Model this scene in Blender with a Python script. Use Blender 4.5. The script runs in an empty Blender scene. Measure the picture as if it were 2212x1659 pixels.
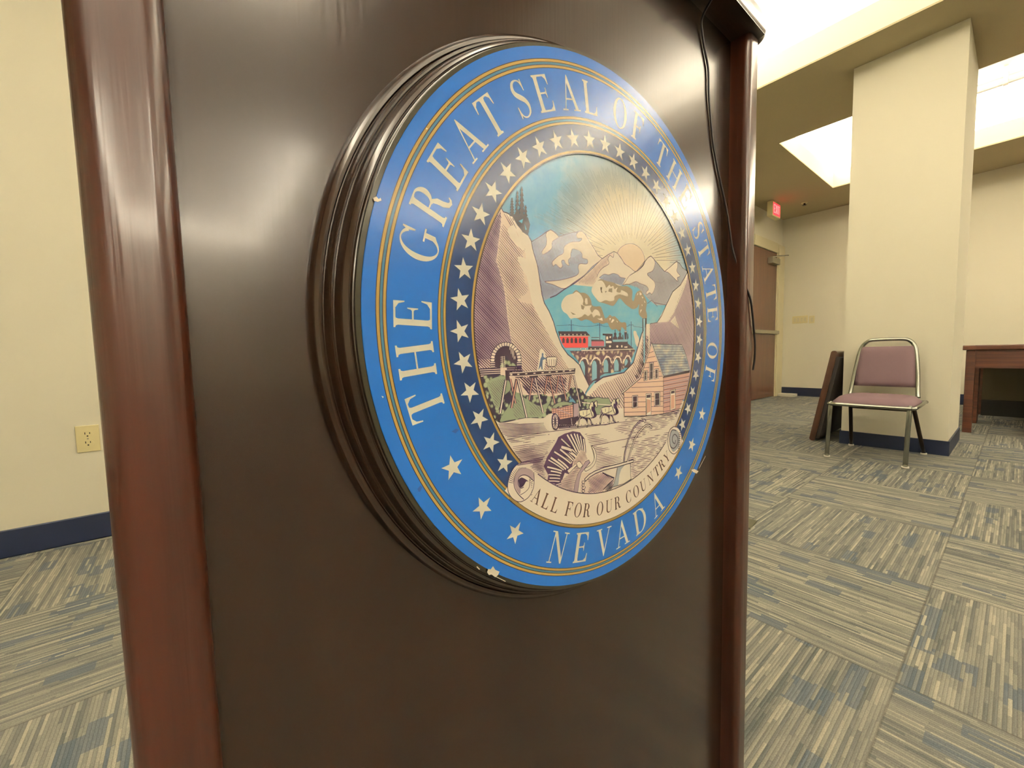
import bpy, bmesh, math, random
from mathutils import Vector, Matrix
random.seed(7)
C = bpy.context.scene.collection
PI = math.pi
H = 0.76            # lens height above the carpet
ZC = 2.85           # ceiling height
XF = 7.7            # far wall
YB = 2.49           # wall behind the lectern
XN = -3.2           # near side wall
YR = -9.6           # wall at the back of the photographer

# ------------------------------------------------------------------ camera
cam = bpy.data.objects.new('camera', bpy.data.cameras.new('camera'))
C.objects.link(cam)
def wv(r): return Vector((r[0], r[2], -r[1]))
WM = [[0.780592, 0.022403, -0.624639], [-0.061684, 0.99724, -0.041318], [0.621989, 0.070783, 0.77982]]
right, down, fw = wv(WM[0]), wv(WM[1]), wv(WM[2])
rot = Matrix((right, -down, -fw)).transposed()
cam.matrix_world = Matrix.Translation((0, 0, H)) @ rot.to_4x4()
cam.data.sensor_width = 36.0
cam.data.lens = 875.451 / 2212 * 36.0
cam.data.clip_start = 0.01
bpy.context.scene.camera = cam

# ------------------------------------------------------------------ world, exposure
w = bpy.data.worlds.new('world'); bpy.context.scene.world = w
w.use_nodes = True
w.node_tree.nodes['Background'].inputs[0].default_value = (1.0, 0.93, 0.75, 1)
w.node_tree.nodes['Background'].inputs[1].default_value = 0.05
vs = bpy.context.scene.view_settings
vs.view_transform = 'Standard'; vs.look = 'None'; vs.gamma = 1.0; vs.use_curve_mapping = False
vs.exposure = 0.08
COVE_W = 60.0       # watts per metre of cove lamp
COVE_COL = (1.0, 0.972, 0.925)

# ceiling recesses: x0, x1, y0, y1 of each opening
RECESS = [(1.80, 3.72, -6.0, 1.62), (4.84, 6.74, -6.0, 1.62), (-1.30, 1.25, -9.2, -3.9), (-1.30, 0.70, -2.3, 1.62)]  # last opening is unseen, added with its lamps to brighten the back wall
def cove_lamps(x0, x1, y0, y1, k):
    z = ZC + 0.24
    o = 0.10
    runs = [((x0 - o, (y0 + y1) / 2), (0.08, y1 - y0 + .2)), ((x1 + o, (y0 + y1) / 2), (0.08, y1 - y0 + .2)),
            (((x0 + x1) / 2, y0 - o), (x1 - x0, 0.08)), (((x0 + x1) / 2, y1 + o), (x1 - x0, 0.08))]
    for (cx, cy), (sx, sy) in runs:
        ld = bpy.data.lights.new('cove_lamp', 'AREA'); ld.shape = 'RECTANGLE'
        ld.size = sx; ld.size_y = sy; ld.energy = COVE_W * k * max(sx, sy); ld.color = COVE_COL
        lo = bpy.data.objects.new('cove_lamp', ld); C.objects.link(lo)
        lo.location = (cx, cy, z); lo.rotation_euler = (PI, 0, 0)
for r_, k_ in zip(RECESS, (.32, .66, 1.5, .90)): cove_lamps(*r_, k_)  # last set of lamps belongs to the added, unseen recess

# ------------------------------------------------------------------ materials
def srgb(r, g, b):
    def f(c):
        c /= 255.0
        return c / 12.92 if c <= .04045 else ((c + .055) / 1.055) ** 2.4
    return (f(r), f(g), f(b), 1)
def mat(name, col, rough=.5, metal=0, spec=.5, coat=0, coat_rough=.1):
    m = bpy.data.materials.new(name); m.use_nodes = True
    b = m.node_tree.nodes['Principled BSDF']
    b.inputs['Base Color'].default_value = col; b.inputs['Roughness'].default_value = rough
    b.inputs['Metallic'].default_value = metal; b.inputs['Specular IOR Level'].default_value = spec
    b.inputs['Coat Weight'].default_value = coat; b.inputs['Coat Roughness'].default_value = coat_rough
    return m
class NT:
    def __init__(s, m): s.t = m.node_tree; s.b = s.t.nodes['Principled BSDF']
    def n(s, kind, **kw):
        nd = s.t.nodes.new(kind)
        for k, v in kw.items():
            if k.startswith('i_'):
                nd.inputs[int(k[2:]) if k[2:].isdigit() else k[2:].replace('_', ' ')].default_value = v
            else: setattr(nd, k, v)
        return nd
    def l(s, a, b): s.t.links.new(a, b)
    def math(s, op, a, b=None, c=None):
        nd = s.t.nodes.new('ShaderNodeMath'); nd.operation = op
        for i, v in enumerate((a, b, c)):
            if v is None: continue
            if isinstance(v, (int, float)): nd.inputs[i].default_value = v
            else: s.l(v, nd.inputs[i])
        return nd.outputs[0]
    def coords(s, scale=(1, 1, 1), loc=(0, 0, 0)):
        tc = s.n('ShaderNodeTexCoord'); mp = s.n('ShaderNodeMapping')
        mp.inputs['Scale'].default_value = scale; mp.inputs['Location'].default_value = loc
        s.l(tc.outputs['Object'], mp.inputs[0]); return mp.outputs[0]
    def noise(s, vec, scale=5, detail=3, rough=.5):
        nd = s.n('ShaderNodeTexNoise'); nd.inputs['Scale'].default_value = scale
        nd.inputs['Detail'].default_value = detail; nd.inputs['Roughness'].default_value = rough
        s.l(vec, nd.inputs['Vector']); return nd.outputs['Fac']
    def ramp(s, fac, stops, interp='LINEAR'):
        nd = s.n('ShaderNodeValToRGB'); nd.color_ramp.interpolation = interp
        e = nd.color_ramp.elements
        while len(e) < len(stops): e.new(.5)
        for i, (p, c) in enumerate(stops): e[i].position = p; e[i].color = c
        s.l(fac, nd.inputs[0]); return nd.outputs[0]
    def mix(s, f, a, b, mode='MIX'):
        nd = s.n('ShaderNodeMix'); nd.data_type = 'RGBA'; nd.blend_type = mode
        for i, v in ((0, f), (6, a), (7, b)):
            if hasattr(v, 'type') and not isinstance(v, (int, float, tuple)): s.l(v, nd.inputs[i])
            else: nd.inputs[i].default_value = v
        return nd.outputs[2]
    def bump(s, h, strength=.2, dist=.001):
        nd = s.n('ShaderNodeBump'); nd.inputs['Strength'].default_value = strength
        nd.inputs['Distance'].default_value = dist
        s.l(h, nd.inputs['Height']); s.l(nd.outputs[0], s.b.inputs['Normal']); return nd

def paint(name, col, rough=.75, bumps=.08):
    m = mat(name, col, rough, spec=.25); t = NT(m); v = t.coords()
    t.bump(t.noise(v, 260, 2), bumps, .002)
    n = t.noise(v, 1.3, 2)
    t.l(t.ramp(n, [(.3, tuple(c * .97 for c in col[:3]) + (1,)), (.7, col)]), t.b.inputs['Base Color'])
    return m
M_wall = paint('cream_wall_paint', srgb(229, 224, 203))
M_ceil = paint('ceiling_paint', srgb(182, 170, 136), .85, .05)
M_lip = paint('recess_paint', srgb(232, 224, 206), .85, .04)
M_base = mat('navy_rubber', srgb(16, 27, 52), .42)
M_trim = mat('cream_trim', srgb(212, 203, 166), .4)

def wood(name, dark, mid, light, rough=.3, axis='z', pore=.5, gs=1.0, coat=.35):
    m = mat(name, mid, rough, spec=.5, coat=coat, coat_rough=.12); t = NT(m)
    sc = {'z': (1, 1, .035), 'x': (.045, 1, 1), 'y': (1, .045, 1)}[axis]
    v = t.coords(sc)
    n1 = t.noise(v, 38 * gs, 4, .6)
    n2 = t.noise(v, 300 * gs, 2, .5)
    v2 = t.coords(tuple(a if a == 1 else .02 for a in sc), (3, 1, 7))
    n3 = t.noise(v2, 14 * gs, 2)
    c = t.ramp(n1, [(.25, dark), (.5, mid), (.75, light)])
    c = t.mix(t.math('MULTIPLY', n3, .35), c, dark)
    pores = t.ramp(n2, [(.28, (0, 0, 0, 1)), (.38, (1, 1, 1, 1))])
    c = t.mix(.15, c, t.mix(1.0, c, pores, 'MULTIPLY'))
    t.l(c, t.b.inputs['Base Color'])
    t.bump(t.math('ADD', t.math('MULTIPLY', n2, .8), t.math('MULTIPLY', n1, .5)), pore, .0012)
    r = t.ramp(n2, [(.3, (rough + .015,) * 3 + (1,)), (.6, (rough,) * 3 + (1,))])
    t.l(r, t.b.inputs['Roughness'])
    return m
M_panel = wood('dark_walnut_panel', srgb(31, 17, 8), srgb(37, 21, 10), srgb(44, 25, 12), .25, 'z', .09, coat=.25)
M_stile = wood('mahogany_stile', srgb(36, 15, 7), srgb(58, 25, 12), srgb(78, 35, 18), .28, 'z', .35)
M_mould = wood('dark_moulding', srgb(32, 20, 12), srgb(42, 26, 15), srgb(52, 33, 20), .24, 'z', 0, .7)
M_cap = wood('dark_cap', srgb(34, 21, 13), srgb(50, 31, 19), srgb(66, 42, 26), .3, 'x', .3)
M_boardw = wood('brown_board', srgb(34, 18, 10), srgb(62, 34, 19), srgb(84, 50, 28), .3, 'z', .2)
M_tablew = wood('redbrown_table', srgb(52, 24, 14), srgb(84, 44, 26), srgb(110, 62, 38), .35, 'y', .2)
M_doorw = wood('door_veneer', srgb(72, 44, 27), srgb(92, 58, 37), srgb(106, 70, 46), .45, 'z', .1)

# carpet: square tiles turned a quarter against each other, ribbed and flecked
def carpet():
    m = mat('carpet_tiles', srgb(120, 115, 96), .95, spec=.1); t = NT(m)
    tc = t.n('ShaderNodeTexCoord'); sp = t.n('ShaderNodeSeparateXYZ'); t.l(tc.outputs['Object'], sp.inputs[0])
    S = .5765
    X = t.math('DIVIDE', t.math('SUBTRACT', sp.outputs[0], 1.211), S)
    Y = t.math('DIVIDE', t.math('SUBTRACT', sp.outputs[1], .1456), S)
    ix, iy = t.math('FLOOR', X), t.math('FLOOR', Y)
    fx, fy = t.math('FRACT', X), t.math('FRACT', Y)
    par = t.math('FLOORED_MODULO', t.math('ADD', ix, iy), 2.0)
    inv = t.math('SUBTRACT', 1.0, par)
    # even tiles: streaks run along y
    u = t.math('ADD', t.math('MULTIPLY', par, fx), t.math('MULTIPLY', inv, fy))   # along the streak
    v = t.math('ADD', t.math('MULTIPLY', par, fy), t.math('MULTIPLY', inv, fx))   # across
    tid = t.math('ADD', t.math('MULTIPLY', ix, 12.7), t.math('MULTIPLY', iy, 5.3))
    def wn(a, b, seed):
        cb = t.n('ShaderNodeCombineXYZ'); t.l(a, cb.inputs[0]); t.l(b, cb.inputs[1])
        t.l(t.math('ADD', tid, seed), cb.inputs[2])
        nd = t.n('ShaderNodeTexWhiteNoise'); nd.noise_dimensions = '3D'; t.l(cb.outputs[0], nd.inputs[0]); return nd.outputs['Value']
    NR = 90.0
    rib = t.math('FLOOR', t.math('MULTIPLY', v, NR))
    ro = wn(rib, t.math('MULTIPLY', rib, 0.0), 3.3)
    long_ = wn(rib, t.math('FLOOR', t.math('ADD', t.math('MULTIPLY', u, 1.3), t.math('MULTIPLY', ro, 5.0))), 1.1)
    seg = wn(rib, t.math('FLOOR', t.math('ADD', t.math('MULTIPLY', u, 9.0), t.math('MULTIPLY', ro, 7.0))), 2.1)
    grp = wn(t.math('FLOOR', t.math('MULTIPLY', v, NR / 6.0)), t.math('FLOOR', t.math('ADD', t.math('MULTIPLY', u, 6.5), t.math('MULTIPLY', wn(t.math('FLOOR', t.math('MULTIPLY', v, NR / 6.0)), tid, 9.), 3.0))), 5.1)
    val = t.math('ADD', t.math('MULTIPLY', long_, .70), t.math('MULTIPLY', seg, .30))
    col = t.ramp(val, [(.08, srgb(84, 88, 84)), (.32, srgb(104, 104, 97)), (.58, srgb(122, 120, 109)), (.76, srgb(136, 133, 120)), (.9, srgb(154, 149, 132))])
    blue = t.math('MULTIPLY', t.math('GREATER_THAN', grp, .86), t.math('LESS_THAN', seg, .86))
    col = t.mix(t.math('MULTIPLY', blue, .7), col, srgb(78, 88, 96))
    # rib relief and yarn grain
    rb = t.math('ABSOLUTE', t.math('SUBTRACT', t.math('FRACT', t.math('MULTIPLY', v, NR)), .5))
    groove = t.ramp(rb, [(.30, (1, 1, 1, 1)), (.5, (.66, .66, .66, 1))])
    col = t.mix(1.0, col, groove, 'MULTIPLY')
    g = t.noise(t.coords(), 420, 2)
    col = t.mix(1.0, col, t.ramp(g, [(.3, (.74, .74, .74, 1)), (.7, (1.14, 1.14, 1.14, 1))]), 'MULTIPLY')
    ex = t.math('ABSOLUTE', t.math('SUBTRACT', u, .5)); ey = t.math('ABSOLUTE', t.math('SUBTRACT', v, .5))
    edge = t.math('GREATER_THAN', t.math('MAXIMUM', ex, ey), .4955)
    col = t.mix(t.math('MULTIPLY', edge, .4), col, srgb(60, 58, 50))
    t.l(col, t.b.inputs['Base Color'])
    t.bump(t.math('SUBTRACT', t.math('MULTIPLY', g, .4), rb), .5, .003)
    return m
M_carpet = carpet()
M_chrome = mat('chrome', srgb(150, 152, 142), .22, 1.0)
M_darkmetal = mat('dark_metal', srgb(46, 36, 28), .3, .7)
M_alu = mat('satin_metal', srgb(170, 166, 148), .38, .9)
M_fabric = mat('mauve_fabric', srgb(118, 97, 101), .9, spec=.15)
t_ = NT(M_fabric); t_.bump(t_.noise(t_.coords(), 500, 2), .4, .002)
M_plate = mat('almond_plastic', srgb(222, 210, 160), .35)
M_hole = mat('dark_slot', srgb(30, 22, 18), .6)
M_cord = mat('black_cord', srgb(22, 16, 18), .45)
M_white = mat('white_plastic', srgb(214, 210, 190), .4)
M_glide = mat('clear_glide', srgb(206, 200, 184), .3)
M_red = mat('exit_red', srgb(214, 30, 40), .4)
M_red.node_tree.nodes['Principled BSDF'].inputs['Emission Color'].default_value = (1.0, .045, .06, 1)
M_red.node_tree.nodes['Principled BSDF'].inputs['Emission Strength'].default_value = 1.6
M_redl = mat('exit_letters', srgb(236, 120, 120), .4)
M_redl.node_tree.nodes['Principled BSDF'].inputs['Emission Color'].default_value = (1.0, .22, .2, 1)
M_redl.node_tree.nodes['Principled BSDF'].inputs['Emission Strength'].default_value = 1.6

# ------------------------------------------------------------------ mesh helpers
def obj(name, bm, m, parent=None, smooth=False, label=None):
    me = bpy.data.meshes.new(name); bm.normal_update(); bm.to_mesh(me); bm.free()
    for mm in (m if isinstance(m, (list, tuple)) else [m]): me.materials.append(mm)
    if smooth:
        for p in me.polygons: p.use_smooth = True
    o = bpy.data.objects.new(name, me); C.objects.link(o)
    if parent: o.parent = parent
    if label: o['label'] = label
    return o
def tag(o, label, cat, group=None):
    o['label'] = label; o['category'] = cat
    if group: o['group'] = group
    return o
def struct(name, bm, m, parent=None, smooth=False):
    o = obj(name, bm, m, parent, smooth)
    if not parent: o['kind'] = 'structure'
    return o
def thing(name, label, cat, loc=(0, 0, 0), rz=0):
    o = bpy.data.objects.new(name, None); C.objects.link(o); o.location = loc; o.rotation_euler = (0, 0, rz)
    o.empty_display_size = .1
    return tag(o, label, cat)
def box(bm, a, b, bevel=0, seg=2, mi=0):
    r = bmesh.ops.create_cube(bm, size=1)
    vs_ = r['verts']
    for v in vs_:
        v.co = Vector(((a[i] + b[i]) / 2 + v.co[i] * (b[i] - a[i]) for i in range(3)))
    fs = set(f for v in vs_ for f in v.link_faces)
    for f in fs: f.material_index = mi
    if bevel:
        es = list(set(e for v in vs_ for e in v.link_edges))
        bmesh.ops.bevel(bm, geom=es, offset=bevel, segments=seg, affect='EDGES', profile=.5)
    return bm
def nbox(a, b, bevel=0, seg=2): return box(bmesh.new(), a, b, bevel, seg)
def tube(bm, pts, r, n=10, cap=True, flat=1.0):
    pts = [Vector(p) for p in pts]; rings = []; up = None
    for i, p in enumerate(pts):
        d = (pts[min(i + 1, len(pts) - 1)] - pts[max(i - 1, 0)]).normalized()
        if up is None: up = Vector((0, 0, 1)) if abs(d.z) < .9 else Vector((1, 0, 0))
        s = d.cross(up).normalized(); up = s.cross(d).normalized()
        rr = r[i] if isinstance(r, (list, tuple)) else r
        rings.append([bm.verts.new(p + s * (rr * math.cos(k * 2 * PI / n)) + up * (rr * flat * math.sin(k * 2 * PI / n))) for k in range(n)])
    for a, b in zip(rings, rings[1:]):
        for k in range(n):
            f = bm.faces.new((a[k], a[(k + 1) % n], b[(k + 1) % n], b[k])); f.smooth = True
    if cap:
        bm.faces.new(rings[0][::-1]); bm.faces.new(rings[-1])
    return bm
def smoothpath(pts, k=6):
    out = []
    P_ = [Vector(p) for p in pts]
    for i in range(len(P_) - 1):
        p0, p1, p2, p3 = P_[max(i - 1, 0)], P_[i], P_[i + 1], P_[min(i + 2, len(P_) - 1)]
        for j in range(k):
            t = j / k
            out.append(.5 * ((2 * p1) + (-p0 + p2) * t + (2 * p0 - 5 * p1 + 4 * p2 - p3) * t * t + (-p0 + 3 * p1 - 3 * p2 + p3) * t ** 3))
    out.append(P_[-1]); return out
def prism(bm, prof, z0, z1, axis='z'):
    lo = [bm.verts.new((x, y, z0)) for x, y in prof]; hi = [bm.verts.new((x, y, z1)) for x, y in prof]
    n = len(prof)
    for i in range(n):
        f = bm.faces.new((lo[i], lo[(i + 1) % n], hi[(i + 1) % n], hi[i])); f.smooth = True
    bm.faces.new(lo[::-1]); bm.faces.new(hi); return bm
def autosmooth(o, ang=35):
    for p in o.data.polygons: p.use_smooth = True
    try:
        o.data.set_sharp_from_angle(angle=math.radians(ang))
    except Exception: pass
    return o

# ------------------------------------------------------------------ room shell
struct('floor', nbox((XN - .1, YR - .1, -.1), (XF + .1, YB + .1, 0)), M_carpet)
struct('wall_back', nbox((XN - .1, YB, 0), (XF + .1, YB + .12, ZC + .7)), M_wall)
struct('wall_far', nbox((XF, YR - .1, 0), (XF + .12, YB, ZC + .7)), M_wall)
struct('wall_near', nbox((XN - .12, YR - .1, 0), (XN, YB, ZC + .7)), M_wall)
struct('wall_right', nbox((XN, YR - .12, 0), (XF, YR, ZC + .7)), M_wall)
def basebar(name, a, b, h=.113):
    return struct(name, nbox((a[0], a[1], 0), (b[0], b[1], h), .004, 1), M_base)
basebar('baseboard_back', (XN, YB - .009), (6.50, YB))
basebar('baseboard_far', (XF - .009, YR), (XF, YB), .135)
basebar('baseboard_near', (XN, YR), (XN + .009, YB))
basebar('baseboard_right', (XN, YR), (XF, YR + .009))
# ceiling with openings
bm = bmesh.new()
xs = sorted(set([XN, XF] + [v for r in RECESS for v in r[:2]])); ys = sorted(set([YR, YB] + [v for r in RECESS for v in r[2:]]))
for i in range(len(xs) - 1):
    for j in range(len(ys) - 1):
        mx, my = (xs[i] + xs[i + 1]) / 2, (ys[j] + ys[j + 1]) / 2
        if any(r[0] < mx < r[1] and r[2] < my < r[3] for r in RECESS): continue
        box(bm, (xs[i], ys[j], ZC), (xs[i + 1], ys[j + 1], ZC + .012))
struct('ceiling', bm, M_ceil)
for k, (x0, x1, y0, y1) in enumerate(RECESS):
    bm = bmesh.new()
    h = .2; t = .02
    zb = ZC + .0122
    box(bm, (x0 - t, y0 - t, zb), (x0, y1 + t, ZC + h)); box(bm, (x1, y0 - t, zb), (x1 + t, y1 + t, ZC + h))
    box(bm, (x0, y0 - t, zb), (x1, y0, ZC + h)); box(bm, (x0, y1, zb), (x1, y1 + t, ZC + h))
    e = .22; zt = ZC + .52
    box(bm, (x0 - e, y0 - e, zt), (x1 + e, y1 + e, zt + .02))
    box(bm, (x0 - e - t, y0 - e, ZC + .012), (x0 - e, y1 + e, zt)); box(bm, (x1 + e, y0 - e, ZC + .012), (x1 + e + t, y1 + e, zt))
    box(bm, (x0 - e, y0 - e - t, ZC + .012), (x1 + e, y0 - e, zt)); box(bm, (x0 - e, y1 + e, ZC + .012), (x1 + e, y1 + e + t, zt))
    struct('trim_%d' % (k + 1), bm, M_lip)
# pillar
struct('wall_pillar', nbox((4.05, .285, 0), (4.81, .868, ZC)), M_wall)
bm = bmesh.new()
box(bm, (4.041, .276, 0), (4.819, .285, .102)); box(bm, (4.041, .868, 0), (4.819, .877, .102))
box(bm, (4.041, .285, 0), (4.05, .868, .102)); box(bm, (4.81, .285, 0), (4.819, .868, .102))
struct('baseboard_pillar', bm, M_base)

# ------------------------------------------------------------------ door in the back wall
d = bpy.data.objects.new('door_1', None); C.objects.link(d); d.location = (6.95, YB, 0); d['kind'] = 'structure'
bm = bmesh.new()
for xa, xb, za, zb in ((.44, .74, 0, 2.42), (-.62, -.50, 0, 2.42), (-.50, .44, 2.27, 2.42)):
    box(bm, (xa, -.035, za), (xb, -.001, zb), .004, 1)
    box(bm, (xa + .03, -.047, za), (xb - .03, -.035, zb - (.03 if za == 0 else 0)), .003, 1)
obj('door_frame', bm, M_trim, d)
leaf = obj('door_leaf', nbox((-.50, -.022, .01), (.44, -.001, 2.27), .002, 1), M_doorw, d)
bm = bmesh.new(); box(bm, (.06, -.10, 2.07), (.36, -.022, 2.16), .006, 2); obj('door_closer', bm, M_alu, leaf)
bm = bmesh.new(); tube(bm, [(.1, -.06, 2.165), (.38, -.20, 2.20), (.42, -.02, 2.23)], .008, 8); obj('closer_arm', bm, M_alu, leaf)
bm = bmesh.new(); box(bm, (-.45, -.085, 1.0), (.44, -.04, 1.055), .01, 2); box(bm, (.34, -.05, .995), (.43, -.022, 1.06), .004, 1); box(bm, (-.48, -.05, .995), (-.40, -.022, 1.06), .004, 1)
obj('push_bar', bm, M_alu, leaf)

# ------------------------------------------------------------------ small wall and ceiling fittings
es = thing('exit_sign', 'small lit red EXIT sign hanging from the ceiling near the door', 'sign', (6.64, 2.27, ZC))
obj('housing', nbox((-.15, -.035, -.225), (.15, .035, -.02), .006, 2), M_plate, es)
bm = bmesh.new(); box(bm, (-.06, -.025, -.02), (.06, .025, 0), .003, 1); obj('canopy', bm, M_plate, es)
fc = obj('lit_face', nbox((-.125, -.039, -.205), (.125, -.035, -.04), .002, 1), M_red, es, label='glowing red face')
bm = bmesh.new()
def bar2(bm, p, q, wd, y0, y1):
    d_ = Vector((q[0] - p[0], q[1] - p[1])); d_.normalize(); n_ = Vector((-d_.y, d_.x)) * wd / 2
    c_ = [(p[0] + n_.x, p[1] + n_.y), (q[0] + n_.x, q[1] + n_.y), (q[0] - n_.x, q[1] - n_.y), (p[0] - n_.x, p[1] - n_.y)]
    a = [bm.verts.new((x, y0, z)) for x, z in c_]; b = [bm.verts.new((x, y1, z)) for x, z in c_]
    for i in range(4): bm.faces.new((a[i], a[(i + 1) % 4], b[(i + 1) % 4], b[i]))
    bm.faces.new(a); bm.faces.new(b[::-1])
def L2(x, segs):
    for p, q in segs: bar2(bm, (x + p[0] * .045, -.18 + p[1] * .115), (x + q[0] * .045, -.18 + q[1] * .115), .014, -.0415, -.039)
L2(-.105, [((0, 0), (0, 1)), ((0, .95), (1, .95)), ((0, .5), (.8, .5)), ((0, .05), (1, .05))])
L2(-.045, [((0, 0), (1, 1)), ((0, 1), (1, 0))]); L2(.027, [((0, 0), (0, 1))]); L2(.052, [((.5, 0), (.5, 1)), ((0, .95), (1, .95))])
obj('letters', bm, M_redl, es, label='pale letters reading EXIT')

sp = thing('ceiling_sprinkler', 'tiny dark sprinkler head under the ceiling near the far corner', 'sprinkler', (7.05, 2.02, ZC))
bm = bmesh.new(); tube(bm, [(0, 0, 0), (0, 0, -.012)], .038, 20); obj('escutcheon', bm, M_plate, sp)
bm = bmesh.new(); tube(bm, [(0, 0, -.012), (0, 0, -.035)], .012, 10); tube(bm, [(0, 0, -.035), (0, 0, -.04)], .024, 14); obj('head', bm, M_darkmetal, sp)

def plate(name, label, cat, loc, axis, w_, h_, toggles):
    """flat cover plate; axis 'x' faces -x, 'y' faces -y"""
    t = thing(name, label, cat, loc, -PI / 2 if axis == 'x' else 0)
    obj('cover_plate', nbox((-w_ / 2, -.006, -h_ / 2), (w_ / 2, 0, h_ / 2), .002, 2), M_plate, t)
    return t
sw = plate('switch_plate', 'wide almond cover plate with four switches on the far wall', 'light switch', (XF, 2.222, 1.225), 'x', .21, .118, 4)
for k in range(4):
    x = (k - 1.5) * .046
    tg = obj('toggle', nbox((x - .016, -.009, -.032), (x + .016, -.006, .032), .0015, 1), M_trim, sw)
sw2 = plate('switch_plate', 'narrow almond cover plate right of the wide one on the far wall', 'light switch', (XF, 2.064, 1.215), 'x', .072, .118, 1)
obj('toggle', nbox((-.016, -.009, -.032), (.016, -.006, .032), .0015, 1), M_trim, sw2)
ol = plate('wall_outlet', 'almond double power outlet low on the wall left of the lectern', 'outlet', (-.3535, YB, .4435), 'y', .072, .114, 0)
for s in (1, -1):
    bm = bmesh.new()
    prof = []
    for k in range(24):
        a = k * 2 * PI / 24; x, z = .0172 * math.cos(a), .0172 * math.sin(a)
        prof.append((x, max(-.0145, min(.0145, z)) + s * .0195))
    a_ = [bm.verts.new((x, -.006, z)) for x, z in prof]; b_ = [bm.verts.new((x, -.0085, z)) for x, z in prof]
    for i in range(24): bm.faces.new((a_[i], a_[(i + 1) % 24], b_[(i + 1) % 24], b_[i]))
    bm.faces.new(b_)
    rc = obj('receptacle', bm, M_plate, ol)
    bm = bmesh.new()
    box(bm, (-.0085, -.009, s * .0195), (-.0060, -.0083, s * .0195 + .009)); box(bm, (.0060, -.009, s * .0195 + .001), (.0085, -.0083, s * .0195 + .008))
    tube(bm, [(0, -.009, s * .0195 - .0075), (0, -.0083, s * .0195 - .0075)], .0028, 10)
    obj('slots', bm, M_hole, rc)
bm = bmesh.new(); tube(bm, [(0, -.0075, 0), (0, -.0055, 0)], .0032, 10); obj('screw', bm, M_alu, ol)

fb = tag(obj('door_stop_box', nbox((7.44, 2.20, 0), (7.60, 2.43, .045), .006, 2), M_white), 'low pale box on the carpet against the far baseboard', 'box')
fb.name = 'floor_box'
cv = thing('floor_plate', 'small dark flat plate on the carpet right of the lectern', 'floor cover', (1.873, .735, 0), .1)
obj('thin_plate', nbox((-.055, -.045, 0), (.055, .045, .004), .0015, 1), mat('plate_olive', srgb(78, 76, 54), .5, .4), cv)  # thin dark olive plate lying on the carpet
# rail up in the far recess
cr = thing('ceiling_rail', 'pale double rail with a drop bracket inside the far ceiling recess', 'rail', (6.2, -.6, ZC + .50))
for zz in (-.055, -.12):
    obj('rail_bar', nbox((-.02, -2.2, zz - .018), (.02, 1.35, zz + .012), .003, 1), M_lip, cr)
for yy in (-1.6, -.35, .79):
    obj('bracket', nbox((-.028, yy - .018, -.145), (.028, yy + .018, .018), .004, 1), M_lip, cr)

# ------------------------------------------------------------------ lectern
SX, SY, SZ = 0.3096835, 0.2371944, 0.780585       # centre of the printed seal
R = .23
PY = 0.2694                                        # face of the recessed panel
XL, XR = -.0315, .6510
TOPZ = 1.188
lec = thing('lectern', 'dark wooden lectern carrying a large round blue state seal on its front', 'lectern', (SX, .45, 0))
def LO(name, bm, m, label=None, parent=None, smooth=False):
    for v in bm.verts: v.co -= Vector((SX, .45, 0))
    return obj(name, bm, m, parent or lec, smooth, label)
def rrect(x0, y0, x1, y1, r, n=6):
    pts = []
    for cx, cy, a0 in ((x1 - r, y1 - r, 0), (x0 + r, y1 - r, 90), (x0 + r, y0 + r, 180), (x1 - r, y0 + r, 270)):
        for k in range(n + 1):
            a = math.radians(a0 + 90 * k / n); pts.append((cx + r * math.cos(a), cy + r * math.sin(a)))
    return pts
FYs = .2445
LO('front_panel', nbox((XL + .03, PY, .03), (XR - .03, PY + .02, TOPZ)), M_panel, 'dark brown grained front panel')
for x0, x1 in ((XL, XL + .033), (XR - .033, XR)):
    bm = prism(bmesh.new(), rrect(x0, FYs, x1, .70, .0085, 6), .0, TOPZ)
    autosmooth(LO('side_panel', bm, M_stile, 'reddish brown side board with rounded front edges'), 30)
LO('back_shelf', nbox((XL + .033, PY + .03, .86), (XR - .033, .69, .88)), M_panel)
LO('plinth', nbox((XL + .033, PY + .004, 0), (XR - .033, .69, .06)), M_panel)
bm = prism(bmesh.new(), rrect(XL - .0115, FYs - .0095, XR + .0125, .73, .022, 8), TOPZ, TOPZ + .026)
bmesh.ops.bevel(bm, geom=[e for e in bm.edges if abs(e.verts[0].co.z - e.verts[1].co.z) < 1e-6], offset=.0085, segments=4, affect='EDGES', profile=.5)
autosmooth(LO('top_board', bm, M_cap, 'dark top board with rounded overhanging edge'), 50)
# wooden moulding turned round the seal
def lathe(prof, seg=200):
    bm = bmesh.new(); rings = []
    for r, y in prof:
        rings.append([bm.verts.new((r * math.sin(k * 2 * PI / seg), y, r * math.cos(k * 2 * PI / seg))) for k in range(seg)])
    for a, b in zip(rings, rings[1:]):
        for k in range(seg): bm.faces.new((a[k], b[k], b[(k + 1) % seg], a[(k + 1) % seg]))
    fc_ = bm.faces.new(rings[-1]); bmesh.ops.recalc_face_normals(bm, faces=bm.faces); bm.normal_update()
    if fc_.normal.y > 0: bmesh.ops.reverse_faces(bm, faces=bm.faces)
    return bm
D = PY - SY
frame_prof = [(.2585, 0), (.2592, .003), (.2585, .007), (.2565, .0095), (.2535, .0108), (.2510, .0105), (.2498, .0092), (.2490, .0092),
              (.2486, .0125), (.2476, .0158), (.2460, .0172), (.2446, .0170), (.2440, .0158), (.2430, .0158), (.2426, .0190), (.2412, .0228),
              (.2390, .0252), (.2362, .0262), (.2356, .0256), (.2350, .0256), (.2346, .0268), (.2340, .0276), (.2330, .0278)]
frame_prof = [(.2330 + (r - .2330) * .72, y) for r, y in frame_prof]
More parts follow.
